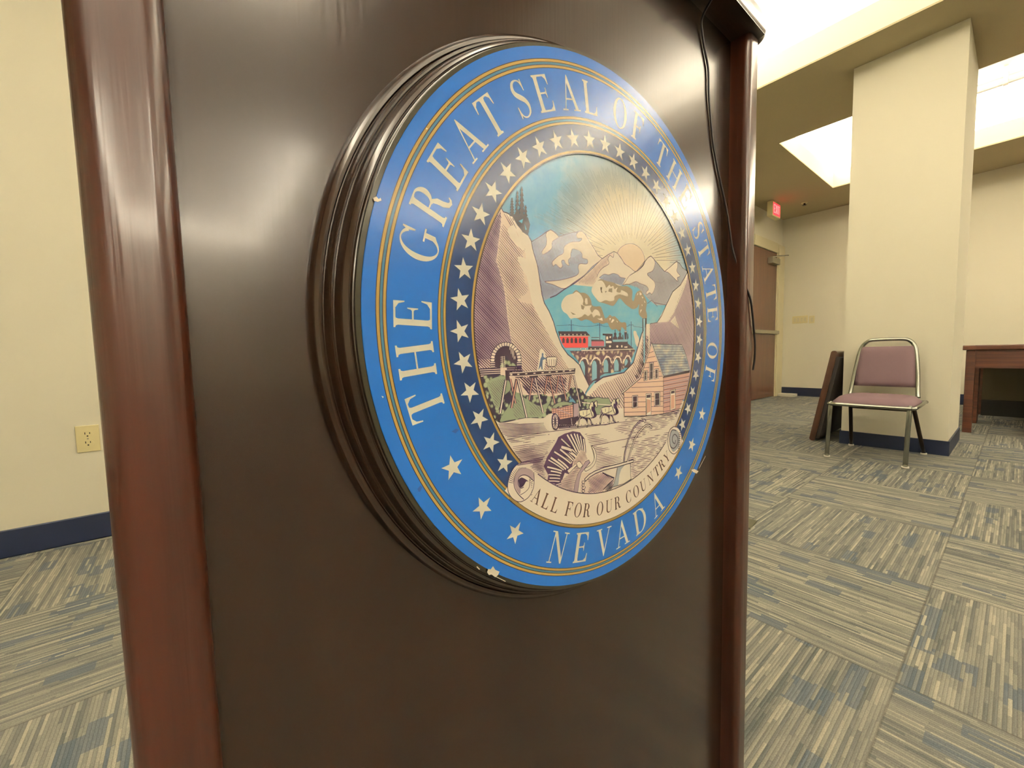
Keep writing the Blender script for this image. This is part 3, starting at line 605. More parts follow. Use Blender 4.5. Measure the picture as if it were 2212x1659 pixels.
disc('edge', 1.0115); nl(); disc('blue', .9995); nl()
disc('sky', .70); nl()
ART = """L raysoft 18 -534,2672,-3151,2250
L rayfine 11.3 -1334,2626,-3585,2331
L raysoft 17.8 -746,2767,-2926,2549
L rayfine 11.2 -1518,2778,-3870,2616
L raysoft 18 -514,2906,-3103,2808
L rayfine 11.3 -1280,2960,-3489,2947
L raysoft 17.9 -683,3030,-2803,3086
L rayfine 11.3 -1406,3141,-3678,3277
L raysoft 18 -421,3143,-2895,3376
L rayfine 11.4 -1125,3297,-3222,3571
L raysoft 17.9 -540,3292,-2529,3626
L rayfine 11.3 -1188,3501,-3307,3939
L raysoft 18.1 -256,3375,-2530,3941
L rayfine 11.5 -871,3627,-2784,4188
L raysoft 18.3 25,3427,-1637,3995
L rayfine 11.6 -551,3723,-2375,4441
L raysoft 18.5 297,3449,-1590,4299
L rayfine 11.7 -233,3787,-1804,4594
L raysoft 18.4 257,3612,-1137,4426
L rayfine 11.7 -190,3996,-1706,5002
L raysoft 18.6 521,3599,-995,4744
L rayfine 11.9 133,4022,-1107,5090
L raysoft 18.6 539,3774,-520,4820
L rayfine 11.9 243,4236,-881,5519
L raysoft 18.8 784,3726,-279,5142
L rayfine 12.1 559,4220,-272,5532
L raysoft 18.8 860,3906,205,5159
L rayfine 12.1 736,4432,92,5970
L raysoft 19 1075,3824,547,5476
L rayfine 12.3 1032,4374,688,5901
L raysoft 19 1209,4003,1018,5428
L rayfine 12.3 1274,4575,1195,6334
L raysoft 19.2 1384,3889,1460,5726
L rayfine 12.5 1535,4473,1749,6174
L raysoft 19.3 1573,4059,1898,5609
L rayfine 12.6 1837,4655,2400,6583
L raysoft 19.4 1698,3916,2432,5874
L rayfine 12.7 2049,4512,2879,6328
L raysoft 19.5 1937,4069,2811,5686
L rayfine 12.9 2401,4665,3667,6692
L raysoft 19.6 2004,3903,3425,5902
L rayfine 12.9 2551,4485,4032,6340
L raysoft 19.8 2285,4032,3717,5644
L rayfine 13.1 2941,4600,4939,6634
L raysoft 19.8 2289,3849,4391,5796
L rayfine 13.2 3016,4389,4313,5486
L raysoft 20 2599,3948,3870,4933
L rayfine 13.3 3430,4459,5064,5623
L raysoft 20 2537,3756,4406,4980
L rayfine 13.4 3421,4226,5075,5223
L raysoft 20.2 2865,3818,4436,4689
L rayfine 13.6 3838,4246,5844,5269
L raysoft 20.2 2737,3626,4962,4667
L rayfine 13.5 3742,4002,5692,4837
L raysoft 20.4 3067,3648,4876,4355
L rayfine 13.7 4141,3968,6438,4783
L raysoft 20.3 2877,3466,5362,4262
L rayfine 13.7 3958,3725,6116,4345
L raysoft 20.5 3194,3446,5157,3946
L rayfine 13.8 4318,3638,6793,4189
L raysoft 20.4 2950,3283,5575,3785
L rayfine 13.7 4056,3410,6313,3773
L raysoft 20.6 3239,3221,5259,3483
L rayfine 13.9 4358,3274,6879,3523
L rayfine 8.2 -2808,2393,-3465,2300
L rayfine 8.2 -2941,2403,-3628,2312
L rayfine 8.3 -2666,2468,-3549,2356
L rayfine 8 -3362,2412,-4464,2280
L rayfine 8.1 -3238,2458,-3954,2377
L rayfine 8.1 -3051,2509,-3817,2428
L rayfine 8.2 -2748,2570,-3409,2504
L rayfine 8.2 -2780,2595,-4023,2480
L rayfine 8 -3277,2581,-4387,2486
L rayfine 8 -3250,2615,-3942,2560
L rayfine 8.2 -2848,2675,-3870,2602
L rayfine 8.1 -3186,2683,-4332,2608
L rayfine 8 -3298,2708,-3909,2672
L rayfine 8.1 -3073,2751,-4102,2699
L rayfine 8.1 -2985,2786,-3676,2756
L rayfine 8.1 -2952,2818,-3581,2795
L rayfine 8 -3312,2837,-4442,2804
L rayfine 8.1 -2996,2877,-3767,2860
L rayfine 8 -3274,2904,-4208,2889
L rayfine 8 -3243,2937,-4360,2928
L rayfine 8.1 -2938,2970,-3785,2969
L rayfine 8.1 -3000,3002,-3852,3007
L rayfine 8.2 -2637,3028,-3424,3039
L rayfine 8.1 -3145,3068,-3719,3080
L rayfine 8.3 -2522,3083,-3538,3112
L rayfine 8.2 -2700,3118,-3635,3151
L rayfine 8.2 -2840,3154,-3630,3188
L rayfine 8 -3236,3205,-3898,3238
L rayfine 8.2 -2768,3213,-3460,3253
L rayfine 8.1 -2926,3254,-3656,3302
L rayfine 8.2 -2695,3270,-3755,3347
L rayfine 8.2 -2652,3298,-3585,3373
L rayfine 8.1 -3087,3367,-3682,3420
L rayfine 8.3 -2417,3338,-3133,3407
L rayfine 8.1 -2948,3423,-3882,3520
L rayfine 8.2 -2524,3410,-3297,3496
L rayfine 8.3 -2461,3433,-3320,3536
L rayfine 8.3 -2338,3448,-3362,3580
L rayfine 8.1 -2971,3565,-4097,3719
L rayfine 8.1 -2831,3581,-3968,3745
L rayfine 8.3 -2266,3529,-3007,3643
L rayfine 8.1 -2960,3672,-3957,3834
L rayfine 8.2 -2528,3636,-3663,3829
L rayfine 8.2 -2663,3694,-3701,3880
L rayfine 8.3 -2399,3679,-3049,3802
L rayfine 8.2 -2489,3731,-3094,3850
L rayfine 8.3 -2421,3751,-3550,3984
L rayfine 8.3 -2361,3773,-2882,3885
L rayfine 8.4 -2127,3755,-2760,3897
L rayfine 8.2 -2641,3908,-3362,4076
L rayfine 8.3 -2262,3854,-2832,3993
L rayfine 8.1 -2727,4007,-3469,4194
L rayfine 8.3 -2154,3896,-2697,4039
L rayfine 8.4 -2020,3894,-2634,4062
L rayfine 8.2 -2434,4046,-3010,4209
L rayfine 8.4 -1960,3946,-2768,4183
L rayfine 8.4 -2082,4018,-3179,4351
L rayfine 8.4 -1967,4018,-2784,4276
L rayfine 8.2 -2386,4191,-3097,4423
L rayfine 8.2 -2498,4270,-3235,4518
L rayfine 8.4 -1968,4129,-2692,4381
L rayfine 8.5 -1800,4107,-2534,4371
L rayfine 8.4 -1915,4187,-2906,4555
L rayfine 8.3 -2268,4361,-3002,4643
L rayfine 8.5 -1712,4185,-2331,4430
L rayfine 8.4 -1822,4268,-2402,4505
L rayfine 8.4 -1784,4293,-2733,4693
L rayfine 8.5 -1695,4295,-2178,4505
L rayfine 8.3 -2158,4543,-2896,4873
L rayfine 8.3 -2160,4592,-2803,4888
L rayfine 8.3 -2069,4598,-2842,4965
L rayfine 8.4 -1966,4597,-2783,4996
L rayfine 8.4 -1751,4537,-2227,4777
L rayfine 8.5 -1544,4476,-2438,4940
L rayfine 8.4 -1918,4721,-2798,5191
L rayfine 8.5 -1551,4570,-2309,4988
L rayfine 8.4 -1783,4749,-2509,5161
L rayfine 8.4 -1752,4784,-2414,5170
L rayfine 8.5 -1623,4760,-2360,5203
L rayfine 8.6 -1366,4654,-2225,5185
L rayfine 8.4 -1709,4922,-2126,5187
L rayfine 8.4 -1674,4957,-2503,5501
L rayfine 8.5 -1470,4878,-1869,5147
L rayfine 8.5 -1551,4991,-1978,5288
L rayfine 8.5 -1543,5046,-2210,5523
L rayfine 8.7 -1028,4728,-1479,5061
L rayfine 8.6 -1286,4977,-1901,5444
L rayfine 8.6 -1299,5048,-2058,5642
L rayfine 8.7 -992,4864,-1347,5150
L rayfine 8.6 -1295,5174,-1638,5459
L rayfine 8.6 -1226,5183,-1609,5511
L rayfine 8.6 -1149,5184,-1802,5762
L rayfine 8.6 -1134,5240,-1681,5739
L rayfine 8.6 -1086,5268,-1484,5643
L rayfine 8.7 -947,5206,-1392,5640
L rayfine 8.6 -996,5328,-1599,5935
L rayfine 8.7 -767,5169,-1274,5696
L rayfine 8.8 -531,4990,-847,5329
L rayfine 8.7 -725,5274,-1197,5798
L rayfine 8.7 -786,5424,-1285,5997
L rayfine 8.9 -448,5108,-861,5600
L rayfine 8.8 -647,5430,-1097,5985
L rayfine 8.9 -309,5089,-868,5802
L rayfine 8.8 -567,5510,-852,5888
L rayfine 8.8 -413,5395,-790,5913
L rayfine 8.8 -448,5540,-790,6028
L rayfine 8.9 -207,5285,-600,5868
L rayfine 8.8 -401,5679,-659,6078
L rayfine 9 -73,5265,-483,5926
L rayfine 8.9 -265,5687,-624,6291
L rayfine 9 -75,5474,-520,6256
L rayfine 8.9 -123,5677,-344,6084
L rayfine 8.9 -97,5756,-342,6229
L rayfine 9 115,5465,-280,6265
L rayfine 9 135,5552,-235,6339
L rayfine 9.1 251,5430,-123,6268
L rayfine 9.1 299,5453,97,5930
L rayfine 9.1 277,5652,47,6228
L rayfine 9.1 321,5699,-7,6571
L rayfine 9.1 342,5816,198,6226
L rayfine 9.1 477,5605,244,6309
L rayfine 9.1 498,5725,252,6525
L rayfine 9.2 554,5743,422,6204
L rayfine 9.2 648,5618,413,6507
L rayfine 9.2 685,5702,479,6554
L rayfine 9.2 656,6101,485,6875
L rayfine 9.2 757,5932,602,6708
L rayfine 9.3 856,5726,686,6683
L rayfine 9.3 897,5838,745,6801
L rayfine 9.3 968,5753,839,6701
L rayfine 9.3 989,6073,896,6876
L rayfine 9.3 1072,5871,1021,6407
L rayfine 9.3 1114,6097,1065,6767
L rayfine 9.4 1181,6043,1152,6583
L rayfine 9.4 1255,5681,1237,6234
L rayfine 9.4 1303,6171,1295,6745
L rayfine 9.4 1368,6248,1372,6945
L rayfine 9.4 1428,6047,1446,6737
L rayfine 9.5 1490,6091,1515,6627
L rayfine 9.5 1543,5958,1614,7024
L rayfine 9.5 1590,5819,1667,6716
L rayfine 9.5 1657,5931,1729,6609
L rayfine 9.6 1690,5734,1753,6237
L rayfine 9.6 1838,6384,1986,7412
L rayfine 9.6 1889,6294,2056,7315
L rayfine 9.6 1975,6413,2086,7017
L rayfine 9.6 1991,6166,2159,6994
L rayfine 9.6 2053,6169,2303,7296
L rayfine 9.7 2149,6312,2427,7467
L rayfine 9.7 2096,5863,2342,6808
N
P teal -4443,1475,-2524,2077,5698,2731,4675,-448,3699,-3946,-1955,-2875,-3720,145
N
P grayblue -4415,2778,-4232,2864,-3883,3075,-3551,3299,-3353,3408,-3155,3367,-2955,3228,-2687,3341,-2321,3478,-2008,3565,-1751,3647,-1544,3559,-1294,3307,-1038,3092,-832,2892,-571,2785,-1098,2371,-1639,1983,-2157,1695,-2716,1413,-3134,1172,-3423,1069,-3761,925,-4243,1106
N
H line -60.7 64.4 12.9 0 -4206,2849,-3551,3287,-3354,3380,-2008,3552,-1948,3246,-2695,2799,-3230,2320,-2521,2285,-2027,2006,-3693,1587,-4009,2103
H line -62.2 61.1 12.2 0 -3910,1684,-3694,1547,-2775,1428,-3422,1089,-3760,984
H line -59.5 69.4 13.9 0 -2329,2894,-1824,2926,-1501,2584,-1895,2362,-2460,2293
N
S cream -3540,3301,-3353,3392,-3098,3313,-2972,3217,-3275,3015,-3307,2791,-3479,2646,-3731,2512,-3773,2604,-3587,2828,-3545,3032,-3581,3184
N
M line 15.8 -3540,3301,-3353,3392,-3098,3313,-2972,3217,-3275,3015,-3307,2791,-3479,2646,-3731,2512,-3773,2604,-3587,2828,-3545,3032,-3581,3184,-3540,3301
S cream -1976,3545,-1764,3624,-1557,3544,-1307,3304,-1038,3084,-818,2872,-607,2766,-1167,2407,-1605,2052,-2157,1737,-2703,1447,-3243,1530,-3665,1598,-2949,1721,-2154,1941,-1930,2102,-1960,2290,-1862,2430,-1469,2479,-1447,2634,-1710,2664,-1748,2808,-1888,2895,-2235,2916,-2343,2767,-2364,2597,-2488,2477,-2448,2294,-2612,2337,-2700,2449,-2832,2403,-2793,2232,-2913,2148,-3116,2253,-3244,2177,-3287,2320,-2995,2553,-2744,2690,-2681,2925,-2325,3145,-1884,3235,-1741,3364,-1979,3347,-2041,3441
N
M line 16.9 -1976,3545,-1764,3624,-1557,3544,-1307,3304,-1038,3084,-818,2872,-607,2766,-1167,2407,-1605,2052,-2157,1737,-2703,1447,-3243,1530,-3665,1598,-2949,1721,-2154,1941,-1930,2102,-1960,2290,-1862,2430,-1469,2479,-1447,2634,-1710,2664,-1748,2808,-1888,2895,-2235,2916,-2343,2767,-2364,2597,-2488,2477,-2448,2294,-2612,2337,-2700,2449,-2832,2403,-2793,2232,-2913,2148,-3116,2253,-3244,2177,-3287,2320,-2995,2553,-2744,2690,-2681,2925,-2325,3145,-1884,3235,-1741,3364,-1979,3347,-2041,3441,-1976,3545
N
P grayblue -2364,2597,-2235,2916,-1888,2908,-1761,2807,-1986,2754,-2114,2652,-1861,2473,-2147,2500,-2114,2631
N
L ink 22.9 -4415,2778,-4232,2864,-3883,3075,-3551,3299,-3353,3408,-3155,3367,-2955,3228,-2687,3341,-2321,3478,-2008,3565,-1751,3647,-1544,3559,-1294,3307,-1038,3092,-832,2892,-571,2785
L ink 31.4 -571,2785,-1098,2371,-1639,1983,-2157,1695,-2716,1413,-3134,1172,-3423,1069
N
P cream -571,2785,-172,3006,164,3168,392,3131,702,2915,860,2770,1223,2671,1597,2535,1224,2334,940,2064,701,1865,-542,1669,-2221,1625,-1639,1983,-1098,2371
N
P hatchbg -571,2785,-172,3006,89,3134,163,2960,-61,2976,-209,2842,-174,2618,-538,2438,-787,2230,-894,2039,-1035,1736,-2158,1652,-1639,1983,-1098,2371
P grayblue -753,2032,-467,2197,-175,2206,123,2294,428,2272,584,2194,940,2184,701,1865,-103,1938,-541,1941
N
H line -58.1 75.5 17.8 0 -571,2785,89,3134,-61,2976,-209,2842,-174,2618,-787,2230,-1035,1736,-2158,1652,-1639,1983
H line -57.4 79 17.2 0 -753,2032,-467,2197,428,2272,940,2184,701,1865,-541,1941
N
M line 18.4 164,3145,125,2932,-83,2973,-209,2842,-159,2643,-538,2438,-787,2230,-894,2039
M line 18 -753,2032,-467,2197,-175,2206,123,2294,428,2272,584,2194,940,2184
L ink 22.5 -571,2785,-172,3006,164,3168,392,3131,702,2915,860,2770,1223,2671,1597,2535
N
S sun 392,3140,547,3339,860,3527,1222,3640,1594,3654,1976,3550,2220,3338,2301,3100,2152,2932,1893,2727,1622,2538,1223,2671,884,2773,663,2957
N
M line 18.6 392,3140,547,3339,860,3527,1222,3640,1594,3654,1976,3550,2220,3338,2301,3100,2152,2932,1893,2727,1622,2538,1223,2671,884,2773,663,2957,392,3140
N
P gray 701,1865,940,2064,1224,2334,1808,2608,2153,2857,2328,3054,2549,3233,2775,3349,3098,3204,3624,2932,3899,2796,4366,3063,4930,3399,5229,3316,5470,3152,5972,3031,5268,2325,4639,1939,4036,1284,3210,1221,2698,1394,1811,1878,1224,1947
N
H line -53.4 97.3 19.5 0 3146,3159,3899,2780,5155,2674,5268,2325,4536,1931,4036,1300,3210,1221,2515,1534,3064,1783,3061,2196,2509,2522,2871,2690
H line -55.5 87.6 17.5 0 980,1924,1556,2101,2157,2034,2335,1673,1811,1829
N
S cream 725,1877,940,2064,1224,2334,1808,2608,2197,2862,2372,3084,2756,3337,3052,3198,3100,3024,2917,2721,2509,2548,2690,2415,3060,2248,3109,1994,2879,1691,2695,1742,2470,1633,2442,1757,2603,1872,2423,2009,1982,2068,1640,2119,1224,1971,1021,1952
N
M line 19 725,1877,940,2064,1224,2334,1808,2608,2197,2862,2372,3084,2756,3337,3052,3198,3100,3024,2917,2721,2509,2548,2690,2415,3060,2248,3109,1994,2879,1691,2695,1742,2470,1633,2442,1757,2603,1872,2423,2009,1982,2068,1640,2119,1224,1971,1021,1952,725,1877
S cream 3899,2796,4366,3063,4951,3374,5019,3153,4959,2927,5261,2740,4995,2629,5030,2468,4577,2640,4218,2779
N
M line 21.1 3899,2796,4366,3063,4951,3374,5019,3153,4959,2927,5261,2740,4995,2629,5030,2468,4577,2640,4218,2779,3899,2796
N
L ink 24.1 1224,2334,1808,2608,2153,2857,2328,3054,2549,3233,2775,3349,3098,3204,3624,2932,3899,2796,4366,3063,4930,3399,5229,3316,5470,3152,5972,3031
L line 20.4 2517,1254,2881,1433,3306,1175,3068,1327,4036,1284
L line 5.2 3154,2257,3631,2251,3904,2383
N
S smoke 2174,598,1904,741,1868,944,1902,1192,1727,1018,1415,949,1177,1026,910,1128,713,1253,519,1337,360,1209,233,1085,77,998,-230,1036,-500,1075,-822,1109,-1021,1279,-1189,1467,-1131,1672,-931,1855,-670,1992,-405,1963,-104,1946,173,1925,393,1850,714,1841,1042,1871,1311,1795,1413,1684,1397,1502,1380,1360,1483,1287,1586,1456,1655,1623,1830,1739,2042,1777,2187,1645,2370,1473,2481,1272,2409,974,2484,790,2467,610
S smoke 909,35,679,168,614,48,485,-14,294,79,42,43,-142,163,-264,312,-593,253,-828,292,-1087,264,-1283,348,-1560,392,-1805,328,-1990,392,-2199,471,-2246,820,-2267,1168,-2291,1288,-2083,1445,-1873,1375,-1604,1379,-1386,1288,-1248,1135,-1194,956,-996,914,-707,931,-590,807,-473,588,-384,478,-232,542,-110,633,44,573,200,590,390,492,615,363,910,374,993,257,976,37
N
S puff -931,1874,-642,1939,-495,1879,-406,1794,-317,1690,-135,1820,-44,1752,111,1805,204,1679,393,1773,329,1593,584,1576,649,1679,1042,1593,1076,1457,713,1488,488,1490,203,1391,171,1235,-107,1177,-380,1196,-706,1099,-936,1212,-1162,1396,-1217,1519,-1131,1709
S puff -2240,1310,-2057,1395,-1821,1290,-1688,1104,-1717,941,-1555,898,-1222,936,-1307,804,-1196,664,-1025,801,-795,740,-709,558,-941,584,-1113,484,-1225,625,-1421,525,-1612,588,-1776,491,-1990,428,-2199,418,-2406,392,-2581,540,-2779,634,-2875,816,-2798,1026,-2571,1214
N
P puff -1579,1184,-1470,1192,-1430,978,-1554,952,-1608,1056
P puff -899,456,-739,454,-592,507,-548,377,-769,415
P puff 75,479,184,444,43,323,-43,339
P puff -141,489,-49,512,-95,395
P puff 310,430,406,375,374,345
P puff 1725,1527,1795,1655,1830,1617
P puff 1936,1707,2097,1638,2043,1572,1936,1584
P puff 2010,952,2100,967,1975,806
P puff 2081,1204,2153,1167,2117,1103
P puff 2261,1382,2371,1285,2298,1280
P puff 2079,1534,2206,1502,2152,1436
P smoke -702,1674,-585,1685,-673,1603,-645,1475,-556,1464
P smoke -408,1551,-288,1561,-378,1478
P smoke -166,1666,48,1704,48,1532,-197,1550
P smoke -1825,934,-1609,876,-1692,746,-1800,775
P smoke -2403,636,-2276,538,-2094,547
N
L navyink 32.1 -2361,340,-2360,-86
L navyink 34.3 -747,294,-744,-359
L navyink 37 1321,424,1333,-654
L navyink 16 -2492,132,-2457,171,-2410,151,-2316,154,-2269,178,-2246,140
L navyink 17.1 -894,183,-854,225,-801,203,-694,206,-640,232,-613,192
L navyink 18.4 1151,248,1197,294,1259,270,1384,274,1447,302,1479,259
L navyink 12.4 -3133,110,-2775,126,-2476,155
L navyink 12.9 -2264,159,-1953,133,-1582,128,-1175,152,-833,192
L navyink 13.8 -646,186,-428,166,-179,171
L navyink 14.7 991,206,1206,244
L navyink 14.9 1425,246,1712,213,2137,192
S puff 1489,11,1665,24,1762,-125,1876,-255,1909,-483,1960,-769,1747,-635,1634,-503,1585,-334,1521,-185
N
P dark -3048,-89,-1534,-59,-1434,-132,-1320,-214,-1333,-256,-2984,-280
P red -2984,-273,-1430,-249,-1444,-677,-2719,-679,-2853,-524
P dark -1413,-635,-377,-635,1523,-729,1523,-767,-1440,-752
P pink -1244,-432,-473,-426,-474,-617,-1246,-621
P dark -1257,-364,-568,-366,-459,-426,-1244,-432
P dark -1243,-271,-783,-265,-783,-291,-1243,-297
P dark -566,-123,60,-120,60,-350,1052,-340,1083,-506,1523,-729,-392,-723,-389,-198,-567,-192
P lightblue -2684,-698,-1914,-709,-1914,-767,-2674,-754
P dark 74,-350,88,-261,169,-207,146,-100,210,-63,204,52,251,54,256,-62,314,-106,296,-205,363,-266,378,-347
P dark 392,-347,407,-257,489,-202,466,-94,531,-56,525,61,573,62,578,-55,638,-99,620,-199,688,-262,703,-344
P dark 839,5,1037,9,985,-341,869,-342
P dark 1037,-340,1052,-101,1099,-81,1130,-284
P dark 703,-344,718,-143,764,-143,794,-343
N
P dark -2848,-508,-2851,-381,-2813,-321,-2754,-320,-2714,-380,-2721,-507
P dark -2631,-507,-2634,-379,-2596,-318,-2536,-317,-2495,-377,-2501,-506
P dark -2410,-505,-2413,-377,-2374,-315,-2313,-314,-2271,-375,-2278,-505
P dark -2185,-504,-2188,-374,-2149,-312,-2086,-311,-2044,-373,-2050,-504
P dark -1955,-503,-1959,-372,-1919,-309,-1855,-308,-1812,-370,-1818,-502
P dark -1721,-502,-1725,-369,-1684,-306,-1619,-305,-1575,-368,-1581,-501
P puff -2949,-225,-2915,-169,-2875,-227
P puff -2741,-221,-2706,-165,-2666,-223
P puff -2530,-218,-2494,-161,-2453,-219
P puff -2314,-214,-2278,-157,-2236,-216
P puff -2095,-210,-2058,-152,-2015,-212
P puff -1871,-206,-1834,-148,-1790,-208
P puff -1643,-202,-1605,-143,-1561,-204
P cream -2972,-247,-1333,-220,-1333,-242,-2973,-268
P cream -362,-411,-26,-408,16,-454,-26,-497,-363,-498
P cream -342,-232,-222,-230,-223,-353,-343,-355
P cream -138,-220,-25,-227,-54,-290,-139,-291
P lightblue 45,-359,1022,-331,1068,-395,1022,-436,74,-443
P lightblue -1422,-265,-1269,-272,-1272,-584,-1425,-601
P lightblue -471,-226,-397,-224,-399,-582,-460,-583
S cream -196,-626,-112,-573,-27,-626,-112,-685
N
M dark 10.6 -196,-626,-112,-573,-27,-626,-112,-685,-196,-626
S cream 275,-626,362,-572,450,-626,362,-686
N
M dark 10.8 275,-626,362,-572,450,-626,362,-686,275,-626
P cream 628,-581,718,-580,718,-672,628,-672
P cream 839,-635,1053,-626,1053,-681,839,-681
P cream 854,-9,1016,-6,1016,-28,854,-31
S puff -1636,-721,-1591,-688,-1546,-722,-1592,-760
N
M dark 8.3 -1636,-721,-1591,-688,-1546,-722,-1592,-760,-1636,-721
S puff -1319,-723,-1273,-689,-1226,-723,-1273,-762
N
M dark 8.4 -1319,-723,-1273,-689,-1226,-723,-1273,-762,-1319,-723
S puff -1073,-723,-1025,-689,-978,-724,-1026,-763
N
M dark 8.5 -1073,-723,-1025,-689,-978,-724,-1026,-763,-1073,-723
S puff -781,-725,-732,-690,-684,-725,-733,-765
N
M dark 8.6 -781,-725,-732,-690,-684,-725,-733,-765,-781,-725
S puff -551,-725,-502,-691,-452,-726,-502,-766
N
M dark 8.7 -551,-725,-502,-691,-452,-726,-502,-766,-551,-725
S puff -1909,-720,-1864,-687,-1820,-721,-1865,-759
N
M dark 8.2 -1909,-720,-1864,-687,-1820,-721,-1865,-759,-1909,-720
N
P stone -2465,-796,1523,-767,1619,-786,1396,-1085,1146,-1379,747,-1589,12,-1707,-439,-1706,-928,-1859,-1402,-2159,-1702,-1737,-1993,-1194
N
P cream -1841,-764,-267,-758,1538,-729,1539,-756,-267,-790,-1816,-804
L ink 14.6 -2277,-813,-267,-807,1491,-786
L cream 56.3 -1952,-1303,-1857,-1156,-1732,-1067,-1582,-1078,-1469,-1164,-1422,-1318
L cream 57.8 -1286,-1313,-1186,-1162,-1041,-1071,-882,-1082,-749,-1171,-699,-1329
L cream 59.4 -568,-1289,-463,-1134,-349,-1039,-181,-1050,-80,-1141,-27,-1303
L cream 61 99,-1306,209,-1147,317,-1049,494,-1061,589,-1154,645,-1320
L cream 62.6 793,-1287,909,-1123,999,-1023,1184,-1035,1261,-1130,1321,-1300
N
P dark -1917,-2027,-1908,-1271,-1833,-1165,-1683,-1126,-1583,-1145,-1508,-1231,-1458,-1350,-1465,-2053
P dark -1245,-1963,-1239,-1280,-1160,-1171,-989,-1132,-883,-1151,-790,-1240,-737,-1363,-741,-1990
P dark -521,-1694,-519,-1255,-435,-1143,-294,-1102,-182,-1121,-123,-1211,-67,-1337,-68,-1712
P dark 150,-1658,151,-1271,238,-1156,376,-1114,494,-1134,544,-1226,603,-1355,603,-1676
P dark 847,-1519,848,-1251,939,-1133,1060,-1089,1184,-1110,1214,-1204,1277,-1336,1277,-1533
N
P lightblue -1908,-1279,-1845,-1198,-1758,-1167,-1684,-1252,-1623,-1404,-1640,-1774,-1775,-1533
P lightblue -1232,-1964,-1218,-1298,-1147,-1197,-1068,-1173,-977,-1235,-930,-1374,-934,-1876
P lightblue -513,-1667,-511,-1281,-449,-1178,-366,-1135,-269,-1217,-219,-1360,-229,-1661
P lightblue 156,-1640,157,-1280,230,-1192,317,-1149,405,-1232,464,-1379,454,-1633
P lightblue 869,-1464,869,-1279,930,-1179,1022,-1153,1090,-1266,1022,-1376
N
P dark 2138,596,2467,610,2458,-910,2145,-907
P dark 2135,588,2436,601,2412,-985,2313,-1450,2161,-1368
N
P lightblue 2208,582,2335,587,2344,-984,2329,-1373,2238,-1351
N
P mauve 5972,3031,5290,2327,4587,1935,4036,1284,3647,770,3284,448,2751,377,2479,49,2484,-673,3690,-3120,7617,-3446,7441,3209
P cream 5972,3031,5290,2327,4587,1935,4036,1284,3284,448,4248,527,4758,988,5386,1806,5815,2461
P cream 4401,532,5196,226,4813,825
N
H inkl -47.3 96.2 28 0 5975,2873,5380,2140,4653,982,4047,465,2751,367,2479,49,2485,-931,4686,-1234,7427,-983,7202,3006
N
L ink 33.8 5972,3031,5290,2327,4587,1935,4036,1284,3647,770,3284,448,2751,377,2479,49
N
P cream 2432,356,2079,-87,1820,-621,1479,-1321,818,-1722,109,-1789,-564,-1853,-1066,-2058,-1551,-2414,-1620,-2589,-1283,-2983,575,-3651,1828,-2966,2720,-1720,2705,365
N
P hatchbg 2212,-212,1821,-975,1145,-1611,109,-1933,-711,-2148,-1416,-2560,-1143,-2950,736,-3619,1653,-2696,2721,-1983,2617,-154
N
H line -47.9 112.5 33.1 0 2212,-110,1908,-976,1228,-1614,186,-1937,-710,-2102,-1450,-2512,-1283,-2983,736,-3569,1654,-2951,2629,-1978,2571,-155
H ink -45.7 85.9 42.9 0 2617,-154,2169,-468,1822,-1381,1566,-1979,2000,-2103,2626,-1454
L ink 41 2432,356,2079,-87,1820,-621,1479,-1321,818,-1722,109,-1789,-564,-1853,-1066,-2058
N
P dark 2352,597,2436,601,2394,-791,2345,-1179,2340,-211
P lightblue 2208,582,2329,587,2337,-984,2329,-1373,2238,-1351
L dark 26.7 2168,590,2195,-1350
N
P cream -6623,-2593,-5820,-2673,-3199,-2765,736,-3227,3893,-3419,6393,-3290,7046,-5553,3729,-6745,-594,-6835,-3837,-6053,-5857,-4031
N
P cream -5511,3703,-5421,3596,-5257,3585,-5044,3526,-4855,3304,-4611,3116,-4399,3039,-4268,2878,-4210,2637,-4121,2400,-4009,2142,-3935,1799,-3886,1529,-3812,1140,-3707,868,-3488,600,-3277,242,-3155,-83,-3069,-248,-2867,-622,-2567,-921,-2256,-1098,-1937,-1324,-1678,-1733,-1392,-2153,-1618,-2409,-1958,-3098,-6709,-2617,-7178,-1695,-6905,1749
N
P hatchbg -5512,3649,-5190,3424,-4861,3043,-4525,2420,-4491,1662,-4249,793,-3613,-94,-2814,-1087,-2201,-1797,-2013,-2204,-2590,-2599,-6709,-2617,-7086,-1352,-6824,1759
P mauve -5513,3613,-5521,3289,-5631,2625,-5738,2036,-5458,1268,-5399,830,-5320,165,-5192,-506,-6004,-1025,-6870,-1008,-7042,32,-6741,1769
N
H inkl -40.2 64.1 34.2 0 -5511,3685,-5500,3222,-5631,2625,-5738,2036,-5458,1268,-5389,831,-5296,166,-5147,-661,-6014,-1392,-6881,-1359,-7042,32,-6648,2124
H line -49.8 68.7 24.5 0 -5467,3586,-5045,3489,-4858,3192,-4939,2845,-5103,3075
H line -38.7 69.8 23.3 0 -5500,3222,-4815,2902,-4496,2576,-4654,2327,-4427,2205,-4641,1799,-4546,1465,-4371,1212,-4863,868,-4249,793,-3613,-94,-2814,-1087,-2201,-1797,-2014,-2337,-2711,-2374,-4525,-2240,-5166,-1424,-5296,166,-5389,831,-5458,1268,-5738,2036,-5631,2625
H ink -42.4 83.3 37 0 -4874,-1645,-2643,-1729,-2590,-2378,-4501,-2238,-4755,-1983
N
